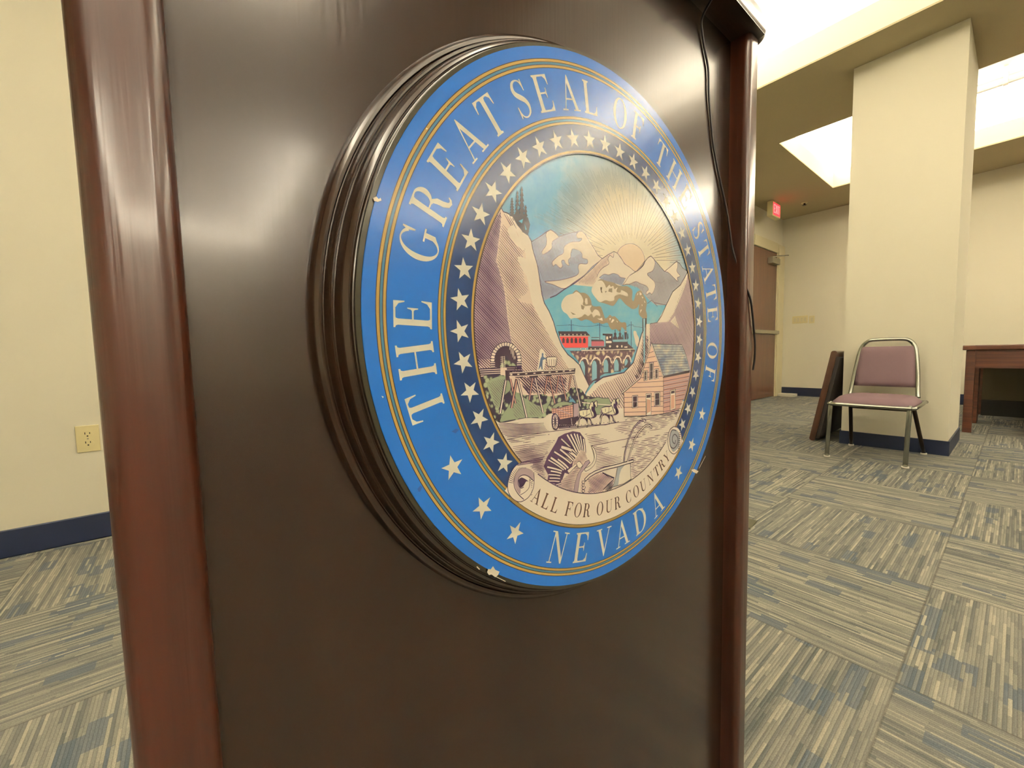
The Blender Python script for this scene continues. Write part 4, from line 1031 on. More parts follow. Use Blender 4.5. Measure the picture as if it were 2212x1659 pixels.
L ink 28.7 -5511,3703,-5421,3596,-5257,3585,-5044,3526,-4855,3304,-4611,3116,-4399,3039,-4268,2878,-4210,2637,-4121,2400,-4009,2142,-3935,1799,-3886,1529,-3812,1140,-3707,868,-3488,600,-3277,242,-3155,-83,-3069,-248,-2867,-622,-2567,-921,-2256,-1098,-1937,-1324,-1678,-1733,-1392,-2153,-1618,-2409
S cream -5271,3046,-5002,3258,-4863,2969,-4569,2717,-4624,2520,-5016,2722
S cream -4880,2259,-4427,2205,-4283,1684,-4540,1734
N
P pine -5054,4125,-5014,4070,-5034,4044,-5003,3986,-5029,3959,-4993,3902,-5025,3874,-4983,3819,-5020,3789,-4972,3734,-5016,3704,-4962,3650,-5011,3618,-4951,3566,-5006,3533,-5130,3509,-5183,3520,-5121,3596,-5169,3609,-5113,3684,-5154,3697,-5104,3771,-5140,3786,-5095,3859,-5125,3874,-5086,3947,-5111,3963,-5078,4034,-5096,4052
P pine -4829,4395,-4789,4298,-4810,4271,-4780,4171,-4806,4144,-4770,4045,-4802,4016,-4760,3918,-4798,3887,-4751,3790,-4795,3759,-4741,3663,-4791,3630,-4731,3535,-4787,3502,-4914,3477,-4968,3489,-4904,3608,-4952,3621,-4894,3739,-4936,3752,-4884,3869,-4921,3884,-4874,4000,-4905,4015,-4864,4131,-4889,4147,-4855,4261,-4874,4279
P pine -4637,4577,-4584,4441,-4611,4413,-4571,4274,-4606,4243,-4558,4105,-4601,4074,-4545,3937,-4596,3904,-4532,3768,-4591,3733,-4518,3598,-4585,3563,-4505,3428,-4580,3392,-4749,3360,-4821,3369,-4736,3534,-4801,3543,-4723,3707,-4780,3718,-4710,3880,-4759,3892,-4697,4053,-4738,4066,-4684,4226,-4718,4241,-4671,4399,-4697,4415
P pine -4490,4008,-4437,3913,-4463,3885,-4424,3787,-4458,3758,-4410,3661,-4452,3630,-4396,3534,-4446,3502,-4383,3407,-4440,3374,-4369,3280,-4434,3246,-4355,3153,-4428,3117,-4591,3090,-4661,3100,-4580,3220,-4642,3232,-4568,3351,-4623,3363,-4556,3482,-4604,3495,-4545,3612,-4585,3627,-4533,3743,-4566,3759,-4522,3873,-4546,3891
P pine -5187,3570,-4994,3609,-4698,3667,-4397,3614,-4309,3404,-4409,3026,-4611,3124,-4855,3304,-5044,3526
N
P teal -4803,3425,-4601,3537,-4655,3378
P teal -4554,3396,-4466,3224,-4508,3179
P teal -4815,3939,-4784,3798,-4844,3786
N
S dark -5865,-1283,-5870,-1024,-5818,-804,-5651,-638,-5460,-554,-5293,-582,-5125,-676,-5030,-810,-4985,-1003,-4991,-1272
S cream -5899,-1108,-5892,-1020,-6024,-1010,-6036,-1102
N
M ink 16.6 -5899,-1108,-5892,-1020,-6024,-1010,-6036,-1102,-5899,-1108
S cream -5900,-1020,-5872,-935,-5999,-905,-6032,-993
N
M ink 16.6 -5900,-1020,-5872,-935,-5999,-905,-6032,-993,-5900,-1020
S cream -5883,-934,-5835,-855,-5952,-806,-6006,-887
N
M ink 16.6 -5883,-934,-5835,-855,-5952,-806,-6006,-887,-5883,-934
S cream -5850,-853,-5782,-783,-5886,-716,-5959,-788
N
M ink 16.6 -5850,-853,-5782,-783,-5886,-716,-5959,-788,-5850,-853
S cream -5800,-780,-5717,-721,-5803,-640,-5892,-699
N
M ink 16.6 -5800,-780,-5717,-721,-5803,-640,-5892,-699,-5800,-780
S cream -5737,-718,-5640,-672,-5705,-578,-5808,-624
N
M ink 16.6 -5737,-718,-5640,-672,-5705,-578,-5808,-624,-5737,-718
S cream -5662,-668,-5556,-638,-5596,-535,-5709,-564
N
M ink 16.7 -5662,-668,-5556,-638,-5596,-535,-5709,-564,-5662,-668
S cream -5578,-634,-5466,-620,-5480,-512,-5598,-524
N
M ink 16.8 -5578,-634,-5466,-620,-5480,-512,-5598,-524,-5578,-634
S cream -5488,-616,-5374,-619,-5361,-510,-5480,-503
N
M ink 16.8 -5488,-616,-5374,-619,-5361,-510,-5480,-503,-5488,-616
S cream -5395,-615,-5284,-636,-5244,-530,-5360,-505
N
M ink 16.9 -5395,-615,-5284,-636,-5244,-530,-5360,-505,-5395,-615
S cream -5303,-631,-5199,-670,-5133,-571,-5241,-528
N
M ink 17 -5303,-631,-5199,-670,-5133,-571,-5241,-528,-5303,-631
S cream -5216,-665,-5122,-719,-5033,-632,-5128,-573
N
M ink 17.1 -5216,-665,-5122,-719,-5033,-632,-5128,-573,-5216,-665
S cream -5136,-715,-5058,-783,-4947,-711,-5026,-637
N
M ink 17.1 -5136,-715,-5058,-783,-4947,-711,-5026,-637,-5136,-715
S cream -5068,-779,-5008,-858,-4880,-804,-4940,-719
N
M ink 17.2 -5068,-779,-5008,-858,-4880,-804,-4940,-719,-5068,-779
S cream -5013,-855,-4974,-942,-4835,-909,-4872,-816
N
M ink 17.3 -5013,-855,-4974,-942,-4835,-909,-4872,-816,-5013,-855
S cream -4975,-940,-4959,-1032,-4814,-1020,-4826,-923
N
M ink 17.3 -4975,-940,-4959,-1032,-4814,-1020,-4826,-923,-4975,-940
S cream -4955,-1030,-4963,-1123,-4817,-1134,-4804,-1037
N
M ink 17.3 -4955,-1030,-4963,-1123,-4817,-1134,-4804,-1037,-4955,-1030
P cream -6054,-1112,-5872,-1116,-5874,-1168,-6055,-1163
N
L ink 14.6 -6054,-1112,-5872,-1116,-5874,-1168,-6055,-1163,-6054,-1112
P cream -4988,-1137,-4787,-1142,-4788,-1197,-4989,-1191
N
L ink 15.4 -4988,-1137,-4787,-1142,-4788,-1197,-4989,-1191,-4988,-1137
P cream -6056,-1178,-5874,-1183,-5875,-1234,-6057,-1229
N
L ink 14.6 -6056,-1178,-5874,-1183,-5875,-1234,-6057,-1229,-6056,-1178
P cream -4990,-1207,-4788,-1212,-4789,-1267,-4991,-1261
N
L ink 15.4 -4990,-1207,-4788,-1212,-4789,-1267,-4991,-1261,-4990,-1207
P cream -6058,-1244,-5876,-1249,-5877,-1301,-6059,-1295
N
L ink 14.6 -6058,-1244,-5876,-1249,-5877,-1301,-6059,-1295,-6058,-1244
P cream -4991,-1276,-4790,-1282,-4791,-1337,-4992,-1330
N
L ink 15.4 -4991,-1276,-4790,-1282,-4791,-1337,-4992,-1330,-4991,-1276
N
P bush -5692,-1288,-5593,-1104,-5398,-920,-5306,-1073,-5064,-1212,-5016,-1271
H cream -91.4 53.8 22 0 -5294,-619,-5101,-695,-5025,-1137,-5159,-1057,-5205,-923,-5299,-789
N
L ink 39.5 -6458,-1327,-5669,-1317
L ink 37.8 -5408,-1288,-4790,-1303
L ink 39.5 -6459,-1384,-5671,-1382
L ink 37.8 -5409,-1354,-4766,-1372
L ink 39.5 -6461,-1442,-5673,-1448
L ink 37.8 -5411,-1420,-4742,-1442
L ink 39.6 -6463,-1499,-5674,-1513
L ink 37.8 -5413,-1486,-4718,-1511
L ink 39.6 -6465,-1557,-5676,-1579
L ink 37.9 -5414,-1553,-4694,-1580
L cream 23.3 -6459,-1354,-5670,-1349
L cream 23.4 -6460,-1417,-5672,-1414
L cream 23.4 -6462,-1479,-5673,-1479
L cream 23.4 -6464,-1542,-5675,-1545
L cream 16.8 -5660,-972,-5495,-966
L cream 16.8 -5662,-1036,-5496,-1030
L cream 16.8 -5663,-1099,-5498,-1093
L cream 16.8 -5665,-1162,-5500,-1157
L cream 16.8 -5667,-1226,-5501,-1221
L cream 16.8 -5668,-1289,-5503,-1285
L puff 14.9 -5589,-936,-5589,-1385
L puff 15 -5494,-938,-5482,-1389
N
S bush -6422,-1571,-5510,-1558,-5227,-1838,-4987,-2163,-4476,-2279,-3825,-2287,-3487,-2396,-2652,-2331,-2400,-2153,-1853,-2254,-1589,-2497,-1004,-2680,-1008,-3189,-3323,-2998,-3841,-3130,-4650,-3040,-5739,-3071,-6031,-2719,-6307,-2141
N
S green -6184,-1747,-5652,-1570,-5370,-1716,-5281,-2027,-5575,-2234,-5726,-2562,-5911,-2544,-6083,-2158
S green -5738,-3014,-5393,-2593,-5012,-2161,-4737,-2319,-4375,-2528,-3972,-2685,-3490,-2583,-3838,-2945,-3896,-3083,-4649,-3021,-5404,-3034
P green -1701,-2613,-1310,-2660,-905,-2622,-563,-2689,-211,-2717,-58,-2941,-162,-3127,-959,-3350,-1313,-3017,-1543,-2764
N
H line -45.2 61.4 14.3 0 -6184,-1747,-5607,-1629,-5376,-1944,-5726,-2562,-5911,-2544
H line -45.1 72.5 12.8 0 -5246,-2607,-4989,-2241,-4649,-3021,-5157,-3003
H line -44.1 76.4 13.5 0 -4506,-2476,-3889,-2734,-3896,-3083,-4492,-3018
L ink 21.3 -1701,-2613,-1310,-2660,-905,-2617,-563,-2689,-198,-2714,-58,-2941
L cream 33.4 -1816,-2756,-956,-2893,-110,-3017
N
L ink 45.7 -5298,-1682,-5097,-2504
L ink 28.7 -5247,-1684,-5044,-2509
N
L rose 41.2 -5272,-1683,-5071,-2506
L ink 45 -2438,-1695,-2570,-2250
L ink 28.2 -2381,-1697,-2513,-2254
N
L rose 40.5 -2409,-1696,-2542,-2252
L ink 41.8 -2294,-1690,-1937,-2894
L ink 26.2 -2240,-1693,-1882,-2899
N
L cream 37.6 -2267,-1691,-1910,-2897
L ink 43.8 -3078,-1687,-3221,-2311
L ink 27.4 -3024,-1690,-3168,-2315
N
L rose 39.5 -3051,-1689,-3194,-2313
L ink 44 -2974,-1681,-2699,-2608
L ink 27.6 -2919,-1684,-2643,-2612
N
L rose 39.6 -2946,-1683,-2671,-2610
L ink 46 -3645,-1682,-3797,-2310
L ink 28.8 -3589,-1685,-3742,-2314
N
L rose 41.5 -3617,-1683,-3770,-2312
L ink 42.9 -3557,-1676,-3286,-2664
L ink 26.9 -3506,-1678,-3232,-2668
N
L rose 38.7 -3532,-1677,-3259,-2666
L ink 44.6 -4330,-1690,-4505,-2437
L ink 28 -4278,-1693,-4453,-2441
N
L rose 40.2 -4304,-1691,-4479,-2439
L ink 44.9 -4223,-1695,-3865,-2963
L ink 28.1 -4171,-1698,-3811,-2968
N
L cream 40.4 -4197,-1697,-3838,-2965
L ink 55.6 -5033,-1695,-5278,-2642
L ink 34.8 -4970,-1698,-5216,-2648
N
L rose 50.1 -5001,-1697,-5247,-2645
L ink 49.5 -4992,-1697,-4626,-3023
L ink 31 -4936,-1700,-4568,-3030
N
L cream 44.6 -4964,-1698,-4597,-3026
L ink 51.4 -5482,-1691,-5747,-2767
L ink 32.2 -5425,-1694,-5692,-2773
N
L cream 46.3 -5454,-1693,-5720,-2770
N
P dark -5482,-1408,-5314,-1414,-5050,-1655,-4722,-1671,-4721,-1622,-4461,-1624,-4463,-1694,-4062,-1703,-4060,-1633,-3701,-1638,-3701,-1669,-3417,-1682,-3416,-1641,-3124,-1643,-2825,-1646,-2487,-1649,-2203,-1640,-2168,-1444,-4614,-1460,-5169,-1468
P dark -5482,-1389,-5339,-1413,-5298,-1720,-5467,-1730
N
L cream 28.5 -5292,-1491,-4871,-1493,-4084,-1470,-2232,-1475
L cream 28.5 -5319,-1608,-4618,-1617,-3812,-1603,-2218,-1585
L cream 32.4 -5277,-1553,-5189,-1553
L cream 32.8 -4980,-1549,-4890,-1549
L cream 33.4 -4637,-1546,-4543,-1546
L cream 33.9 -4269,-1543,-4172,-1543
L cream 34.5 -3889,-1541,-3789,-1541
L cream 35 -3552,-1536,-3449,-1536
L cream 35.6 -3205,-1531,-3099,-1531
L cream 36.1 -2847,-1526,-2738,-1525
L cream 36.6 -2510,-1519,-2397,-1519
N
S cream -3962,-779,-3823,-720,-3714,-862,-3691,-1107,-3809,-1450,-4084,-1440,-4024,-1160
N
P miner -3867,-871,-3812,-851,-3785,-902,-3806,-973,-3717,-1029,-3605,-1037,-3606,-1068,-3746,-1075,-3830,-1104,-3847,-1266,-3837,-1429,-3892,-1427,-3912,-1305,-3987,-1383,-4043,-1442,-4014,-1342,-3970,-1182,-3926,-1042,-3869,-972
P cream -3647,-1036,-3576,-997,-3202,-992,-3129,-1056,-3178,-1295,-3266,-1345,-3554,-1326,-3609,-1273
N
L dark 24.5 -3647,-1036,-3576,-997,-3202,-992,-3129,-1056,-3178,-1295,-3266,-1345,-3554,-1326,-3609,-1273,-3647,-1036
L dark 18.5 -3521,-1080,-3516,-1306
L dark 18.6 -3406,-1082,-3402,-1310
L dark 18.7 -3291,-1084,-3286,-1313
L dark 18.8 -3203,-1086,-3198,-1316
S cream -3541,-1398,-3483,-1349,-3426,-1402,-3485,-1445
N
M dark 14.4 -3541,-1398,-3483,-1349,-3426,-1402,-3485,-1445,-3541,-1398
S cream -3369,-1404,-3310,-1354,-3253,-1408,-3312,-1452
N
M dark 14.5 -3369,-1404,-3310,-1354,-3253,-1408,-3312,-1452,-3369,-1404
N
H inkl -4.4 48.1 20 0 -5831,-3086,-3785,-3290,-3677,-3553,-3448,-3604,-3792,-3663,-5464,-3593,-5699,-3407
H inkl -3.8 48.9 16.3 3 -5465,-3650,-3449,-3709,-2731,-3762,-4127,-3741,-4559,-3802,-4348,-3914,-5372,-3800
H line -2.1 58.4 16.7 0 -5277,-3931,-4348,-3914,-4133,-4028,-4355,-4239,-3806,-4413,-3098,-3885,-3455,-4005,-3696,-4600,-3820,-5125,-4578,-4689,-4987,-4414
H line -2.9 58.3 16.7 0 -5182,-4104,-3337,-3937,-3810,-4580,-3711,-5402,-4262,-4996,-4887,-4511
H line -2.7 67.9 19.4 0 -1702,-3990,-577,-4096,-941,-4188,-356,-4366,-130,-4544,-1015,-4552,-55,-4799,-582,-4906,653,-5262,653,-5513,-1022,-5494,-1159,-4811
H line -2.8 74.7 21.3 3 25,-4031,981,-3651,5265,-3777,5052,-4101,3705,-4505,2739,-4488,1401,-4772,981,-4406
H line -3.8 75.4 21.5 2 493,-4836,1659,-4759,4953,-4666,4533,-5125,3716,-5508,1664,-6325,1318,-6306,1148,-5449,1660,-5175
L inkl 15.4 -5465,-3650,-3792,-3642,-1632,-3726,180,-3782,4728,-4008
L line 18.6 -1296,-4509,178,-4540,1833,-4576
N
S green -3416,-2816,-3335,-2738,-3114,-2658,-2910,-2632,-2661,-2653,-2536,-2693,-2409,-2764,-2537,-2782,-2953,-2773,-3197,-2808
M ink 11.4 -3416,-2816,-3335,-2738,-3114,-2658,-2910,-2632,-2661,-2653,-2536,-2693
P dark -3077,-2849,-2017,-2799,-2023,-3327,-2180,-3506,-3007,-3553,-3124,-3278
P dark -3022,-3260,-2287,-3343,-2159,-3614,-3129,-3567
N
P rose -3455,-2827,-3178,-2853,-2323,-2801,-2329,-3263,-3002,-3270,-3161,-3028,-3400,-3032
P mauve -2279,-2775,-2017,-2768,-2022,-3252,-2286,-3268
N
L inkl 12.8 -3436,-2871,-2345,-2859
L inkl 12.8 -3422,-2944,-2347,-2945
L inkl 12.8 -3408,-3017,-2348,-3031
L inkl 12.8 -3393,-3090,-2349,-3118
L inkl 12.9 -3378,-3163,-2350,-3204
L inkl 12.8 -3357,-2836,-3344,-3210
L inkl 12.9 -3234,-2835,-3220,-3215
L inkl 13 -3109,-2834,-3095,-3220
L inkl 13 -2983,-2833,-2969,-3225
L inkl 13.1 -2856,-2832,-2841,-3231
L inkl 13.2 -2727,-2831,-2712,-3236
L inkl 13.3 -2597,-2829,-2581,-3242
L inkl 13.3 -2465,-2828,-2449,-3247
L inkl 13.4 -2332,-2827,-2316,-3253
L mauve 31.7 -3158,-2870,-2414,-3165
L ink 12.8 -3455,-2812,-3178,-2846,-2323,-2794,-2318,-3265,-3002,-3277
N
S ink -3440,-3284,-3411,-3102,-3341,-3031,-3241,-3034,-3142,-3102,-3084,-3282,-3087,-3471,-3139,-3595,-3211,-3636,-3350,-3597,-3417,-3473
N
S cream -3385,-3291,-3362,-3136,-3302,-3078,-3242,-3070,-3172,-3128,-3134,-3276,-3137,-3450,-3179,-3561,-3220,-3584,-3329,-3542,-3368,-3451
N
L ink 18.7 -3262,-3320,-3141,-3334
L ink 18.7 -3262,-3320,-3155,-3440
L ink 18.7 -3262,-3320,-3190,-3522
L ink 18.7 -3262,-3320,-3239,-3564
L ink 18.7 -3262,-3320,-3292,-3557
L ink 18.7 -3262,-3320,-3339,-3504
L ink 18.7 -3262,-3320,-3371,-3414
L ink 18.7 -3262,-3320,-3381,-3306
L ink 18.7 -3262,-3320,-3367,-3200
L ink 18.7 -3262,-3320,-3333,-3118
L ink 18.7 -3262,-3320,-3284,-3076
L ink 18.7 -3262,-3320,-3231,-3082
L ink 18.7 -3262,-3320,-3184,-3134
L ink 18.7 -3262,-3320,-3152,-3224
P ink -3295,-3273,-3225,-3281,-3216,-3368,-3296,-3366
L ink 23.9 -2433,-3476,-2445,-3542,-2475,-3587,-2516,-3600,-2556,-3577,-2585,-3524,-2595,-3457,-2583,-3391,-2553,-3346,-2512,-3332,-2472,-3355,-2443,-3407,-2433,-3476
L ink 23.2 -3044,-3345,-3048,-3395,-3056,-3432,-3066,-3444,-3076,-3429,-3083,-3391,-3085,-3340,-3081,-3290,-3073,-3253,-3063,-3241,-3053,-3256,-3046,-3294,-3044,-3345
P cream -3066,-3453,-3021,-3454,-2997,-3482,-3051,-3504
N
L ink 11.6 -3066,-3453,-3021,-3454,-2997,-3482,-3051,-3504,-3066,-3453
P cream -2960,-3488,-2915,-3475,-2890,-3495,-2944,-3517
N
L ink 11.7 -2960,-3488,-2915,-3475,-2890,-3495,-2944,-3517,-2960,-3488
P cream -2854,-3523,-2807,-3464,-2783,-3508,-2837,-3530
N
L ink 11.7 -2854,-3523,-2807,-3464,-2783,-3508,-2837,-3530,-2854,-3523
P cream -2745,-3503,-2699,-3486,-2674,-3521,-2729,-3544
N
L ink 11.8 -2745,-3503,-2699,-3486,-2674,-3521,-2729,-3544,-2745,-3503
P cream -2636,-3539,-2589,-3508,-2564,-3534,-2620,-3557
N
L ink 11.8 -2636,-3539,-2589,-3508,-2564,-3534,-2620,-3557,-2636,-3539
P cream -2526,-3520,-2479,-3530,-2453,-3548,-2509,-3571
N
L ink 11.9 -2526,-3520,-2479,-3530,-2453,-3548,-2509,-3571,-2526,-3520
P cream -2415,-3556,-2367,-3518,-2342,-3562,-2398,-3585
N
L ink 11.9 -2415,-3556,-2367,-3518,-2342,-3562,-2398,-3585,-2415,-3556
P cream -2302,-3536,-2255,-3541,-2229,-3575,-2286,-3599
N
L ink 12 -2302,-3536,-2255,-3541,-2229,-3575,-2286,-3599,-2302,-3536
P cream -2189,-3573,-2141,-3563,-2115,-3589,-2172,-3613
N
L ink 12.1 -2189,-3573,-2141,-3563,-2115,-3589,-2172,-3613,-2189,-3573
L cream 22.3 -2426,-3298,-2387,-3556
S driver -2447,-2412,-2416,-2511,-2320,-2578,-2192,-2708,-2214,-2744,-2343,-2688,-2514,-2680,-2524,-2635,-2481,-2580,-2512,-2518,-2490,-2476,-2458,-2463
N
P navyink -2448,-2538,-2406,-2534,-2402,-2586,-2445,-2583
N
S ink -1314,-3079,-1219,-2963,-1122,-2800,-1003,-2748,-931,-2785,-920,-2991,-981,-3033,-1052,-2979,-1077,-3102,-983,-3269,-1008,-3393,-1270,-3411
N
S horse -1099,-2849,-991,-2772,-956,-2893,-961,-3003,-1016,-2982,-1052,-2916
N
S ink -2020,-3070,-1931,-3034,-1751,-3013,-1453,-3019,-1417,-2914,-1335,-2813,-1229,-2760,-1158,-2797,-1136,-2971,-1196,-3028,-1254,-2991,-1243,-3101,-1102,-3225,-1079,-3353,-1199,-3419,-1293,-3440,-1224,-3588,-1177,-3688,-1319,-3671,-1341,-3528,-1457,-3437,-1481,-3558,-1506,-3741,-1599,-3730,-1551,-3581,-1664,-3413,-1890,-3373,-1981,-3469,-2027,-3676,-2116,-3665,-2070,-3519,-2090,-3395,-1978,-3256,-2056,-3293,-2043,-3159
N
S horse -1965,-3091,-1886,-3061,-1706,-3056,-1454,-3065,-1394,-2947,-1311,-2830,-1241,-2790,-1194,-2841,-1183,-2982,-1266,-2951,-1286,-3097,-1173,-3218,-1163,-3344,-1293,-3393,-1480,-3372,-1754,-3327,-1889,-3296,-1944,-3230
L horse 30.4 -1923,-3308,-2036,-3447,-2060,-3657
L horse 30.6 -1800,-3352,-1835,-3470,-1802,-3582
L horse 31 -1480,-3403,-1505,-3571,-1557,-3719
L horse 31.1 -1340,-3403,-1271,-3536,-1236,-3665
N
L ink 27.8 -1430,-2990,-1337,-3108,-1268,-3270,-1222,-3369
L ink 16.7 -1956,-3244,-1732,-3329,-1362,-3230
L ink 15.4 -1546,-3072,-1572,-3331
L ink 12.4 -1288,-2848,-1195,-2966
L ink 18.3 -1763,-3111,-1753,-3235
L cream 24.2 -1987,-3058,-2021,-3161,-2012,-3283
N
S ink 56,-3092,159,-2973,263,-2804,393,-2750,472,-2788,484,-3001,419,-3044,340,-2989,314,-3116,418,-3289,392,-3416,106,-3435
N
S horse 289,-2855,406,-2775,445,-2900,440,-3014,379,-2992,340,-2924
N
S ink -713,-3083,-616,-3045,-420,-3024,-96,-3030,-58,-2921,32,-2817,147,-2762,224,-2801,249,-2981,185,-3039,120,-3001,133,-3115,288,-3243,313,-3376,183,-3443,80,-3465,157,-3618,208,-3722,54,-3704,29,-3556,-98,-3461,-124,-3587,-150,-3776,-250,-3764,-199,-3610,-323,-3437,-569,-3395,-667,-3494,-717,-3708,-813,-3696,-764,-3546,-787,-3418,-666,-3275,-750,-3313,-737,-3174
N
S horse -652,-3104,-567,-3073,-371,-3068,-96,-3078,-32,-2956,57,-2835,134,-2793,185,-2846,198,-2992,108,-2960,87,-3111,210,-3236,222,-3366,81,-3416,-123,-3395,-422,-3347,-569,-3316,-629,-3247
L horse 32 -605,-3328,-727,-3472,-753,-3688
L horse 32.2 -471,-3374,-509,-3496,-473,-3611
L horse 32.6 -123,-3427,-149,-3600,-205,-3753
L horse 32.8 29,-3427,106,-3564,144,-3698
N
L ink 29.3 -71,-3000,30,-3122,107,-3290,158,-3392
L ink 17.6 -641,-3262,-397,-3350,5,-3248
L ink 16.2 -197,-3084,-223,-3352
L ink 13.1 83,-2853,185,-2975
L ink 19.3 -433,-3125,-421,-3253
L cream 25.5 -676,-3070,-713,-3176,-702,-3302
L ink 14.1 -1126,-3285,-567,-3360,-213,-3268
L ink 23.2 -3089,-3587,-2160,-3652,-1201,-3701,-419,-3780,440,-3751
L ink 13.3 -2546,-3418,-2068,-3368
P ink -2115,-3620,-2075,-3587,-2045,-3621
P horse -2011,-3625,-1971,-3592,-1940,-3626
P ink -1906,-3631,-1866,-3598,-1834,-3632
P horse -1801,-3637,-1759,-3603,-1728,-3638
P ink -1694,-3643,-1652,-3609,-1621,-3644
P horse -1586,-3648,-1544,-3615,-1512,-3650
P ink -1478,-3654,-1436,-3621,-1403,-3656
P horse -1368,-3660,-1326,-3626,-1293,-3662
P ink -1258,-3666,-1215,-3632,-1182,-3668
P horse -1146,-3673,-1103,-3638,-1070,-3674
P ink -1034,-3679,-990,-3644,-957,-3680
P horse -920,-3685,-877,-3650,-843,-3686
P ink -806,-3691,-762,-3657,-728,-3693
P horse -691,-3697,-646,-3663,-611,-3699
P ink -574,-3704,-529,-3669,-494,-3705
P horse -457,-3710,-411,-3675,-376,-3712
P ink -338,-3717,-292,-3682,-256,-3718
P horse -218,-3723,-172,-3688,-136,-3725
P ink -97,-3730,-51,-3694,-14,-3731
P horse 25,-3737,72,-3701,108,-3738
P ink 148,-3743,195,-3707,232,-3745
P horse 272,-3750,320,-3714,357,-3752
N
P inkl -3116,-3904,-2781,-3821,-2342,-3792,-1954,-3888,-1690,-4174,-1662,-4681,-1529,-5003,-1836,-5178,-2425,-5225,-2554,-5400,-2803,-5284,-3055,-5715,-3700,-5425,-3638,-5204,-3860,-4844,-3684,-4539,-3418,-4265,-3239,-4080
P hatchbg -2424,-5158,-2132,-5055,-1836,-5178,-2037,-5390,-2173,-5726,-2372,-6112,-3146,-5739,-2960,-5516,-2680,-5397,-2297,-5249
P hatchbg -1906,-5462,-720,-5696,33,-6067,-614,-6514,-1576,-6341,-1981,-6202
N
M ink 110 -1699,-4950,-1698,-4591,-1758,-4164
N
M puff 70.1 -1699,-4950,-1698,-4591,-1758,-4164
M ink 96 -1766,-4939,-1817,-4520,-1939,-4025
N
M puff 55.9 -1766,-4939,-1817,-4520,-1939,-4025
M ink 109.3 -1832,-4881,-1936,-4446,-2118,-3933
N
M puff 69.7 -1832,-4881,-1936,-4446,-2118,-3933
M ink 95.5 -1865,-4853,-2027,-4409,-2279,-3889
N
M puff 55.7 -1865,-4853,-2027,-4409,-2279,-3889
M ink 104.3 -1932,-4819,-2151,-4388,-2470,-3885
N
M puff 64.8 -1932,-4819,-2151,-4388,-2470,-3885
M ink 108.4 -2031,-4824,-2292,-4388,-2658,-3881
N
M puff 69.1 -2031,-4824,-2292,-4388,-2658,-3881
M ink 94.4 -2128,-4740,-2488,-4391,-2967,-3990
N
M puff 55 -2128,-4740,-2488,-4391,-2967,-3990
M ink 130.7 -2097,-4880,-2274,-4720,-2542,-4537
N
M puff 92 -2097,-4880,-2274,-4720,-2542,-4537
M ink 142 -2415,-4513,-2644,-4408,-2972,-4293
N
M puff 104.1 -2415,-4513,-2644,-4408,-2972,-4293
M ink 120.8 -2292,-4891,-2480,-4729,-2761,-4545
N
M puff 82.1 -2292,-4891,-2480,-4729,-2761,-4545
M ink 102.6 -2357,-4924,-2641,-4666,-3034,-4369
N
M puff 63.7 -2357,-4924,-2641,-4666,-3034,-4369
M ink 106.9 -2421,-4980,-2622,-4825,-2916,-4650
N
M puff 68.1 -2421,-4980,-2622,-4825,-2916,-4650
M ink 97.7 -2485,-4990,-2850,-4718,-3333,-4407
N
M puff 58.9 -2485,-4990,-2850,-4718,-3333,-4407
M ink 106.2 -2614,-5144,-2838,-4945,-3160,-4716
N
M puff 67.7 -2614,-5144,-2838,-4945,-3160,-4716
M ink 110 -2739,-5164,-3069,-4897,-3511,-4590
N
M puff 71.8 -2739,-5164,-3069,-4897,-3511,-4590
M ink 83.2 -2863,-5163,-3190,-4925,-3628,-4654
N
M puff 44.7 -2863,-5163,-3190,-4925,-3628,-4654
M ink 96 -2955,-5188,-3268,-5051,-3690,-4897
N
M puff 57.9 -2955,-5188,-3268,-5051,-3690,-4897
M ink 91.6 -2987,-5270,-3206,-5179,-3520,-5078
N
M puff 53.4 -2987,-5270,-3206,-5179,-3520,-5078
M ink 82.7 -3049,-5345,-3294,-5267,-3638,-5183
N
M puff 44.4 -3049,-5345,-3294,-5267,-3638,-5183
M ink 82.8 -3051,-5453,-3269,-5390,-3583,-5322
N
M puff 44.4 -3051,-5453,-3269,-5390,-3583,-5322
M ink 78.4 -3083,-5556,-3314,-5489,-3642,-5416
N
M puff 40 -3083,-5556,-3314,-5489,-3642,-5416
M ink 74.3 -2993,-5641,-3132,-5641,-3354,-5650
N
M puff 35.7 -2993,-5641,-3132,-5641,-3354,-5650
N
P hatchbg -2357,-4969,-1962,-4564,-1662,-4681,-1529,-5003,-1836,-5178,-2099,-5061,-2424,-5158
N
H inkl -47.8 35.9 12.8 0 -2357,-4969,-1962,-4564,-1662,-4681,-1529,-5003,-1836,-5178,-2099,-5061,-2424,-5158
H inkl -7.5 35.7 13.4 0 -2424,-5158,-2132,-5055,-1836,-5178,-2037,-5390,-2173,-5726,-2372,-6112,-3146,-5739,-2960,-5516,-2680,-5397,-2297,-5249
H inkl -32.3 52.4 23.8 0 -1571,-5760,-720,-5696,33,-6067,-614,-6514,-1576,-6341,-1436,-6069
H ink 22.9 63.9 38.3 0 -614,-6417,150,-6066,70,-6447,-353,-6574
L ink 43.2 -646,-5711,-236,-5914,111,-6083
N
P cream -2678,-5220,-2230,-5060,-2133,-5123,-2553,-5334,-2616,-5321
N
L ink 13.2 -2678,-5220,-2230,-5060,-2133,-5123,-2553,-5334,-2616,-5321,-2678,-5220
S puff -2164,-5026,-2000,-5000,-1836,-5178,-1970,-5267,-2101,-5196
N
M ink 15.8 -2164,-5026,-2000,-5000,-1836,-5178,-1970,-5267,-2101,-5196,-2164,-5026
P mauve -1666,-5071,-1460,-5038,-1392,-5144,-1600,-5268,-1906,-5462,-2008,-5715,-2113,-6172,-2340,-6120,-2272,-5818,-2104,-5468,-1836,-5223
N
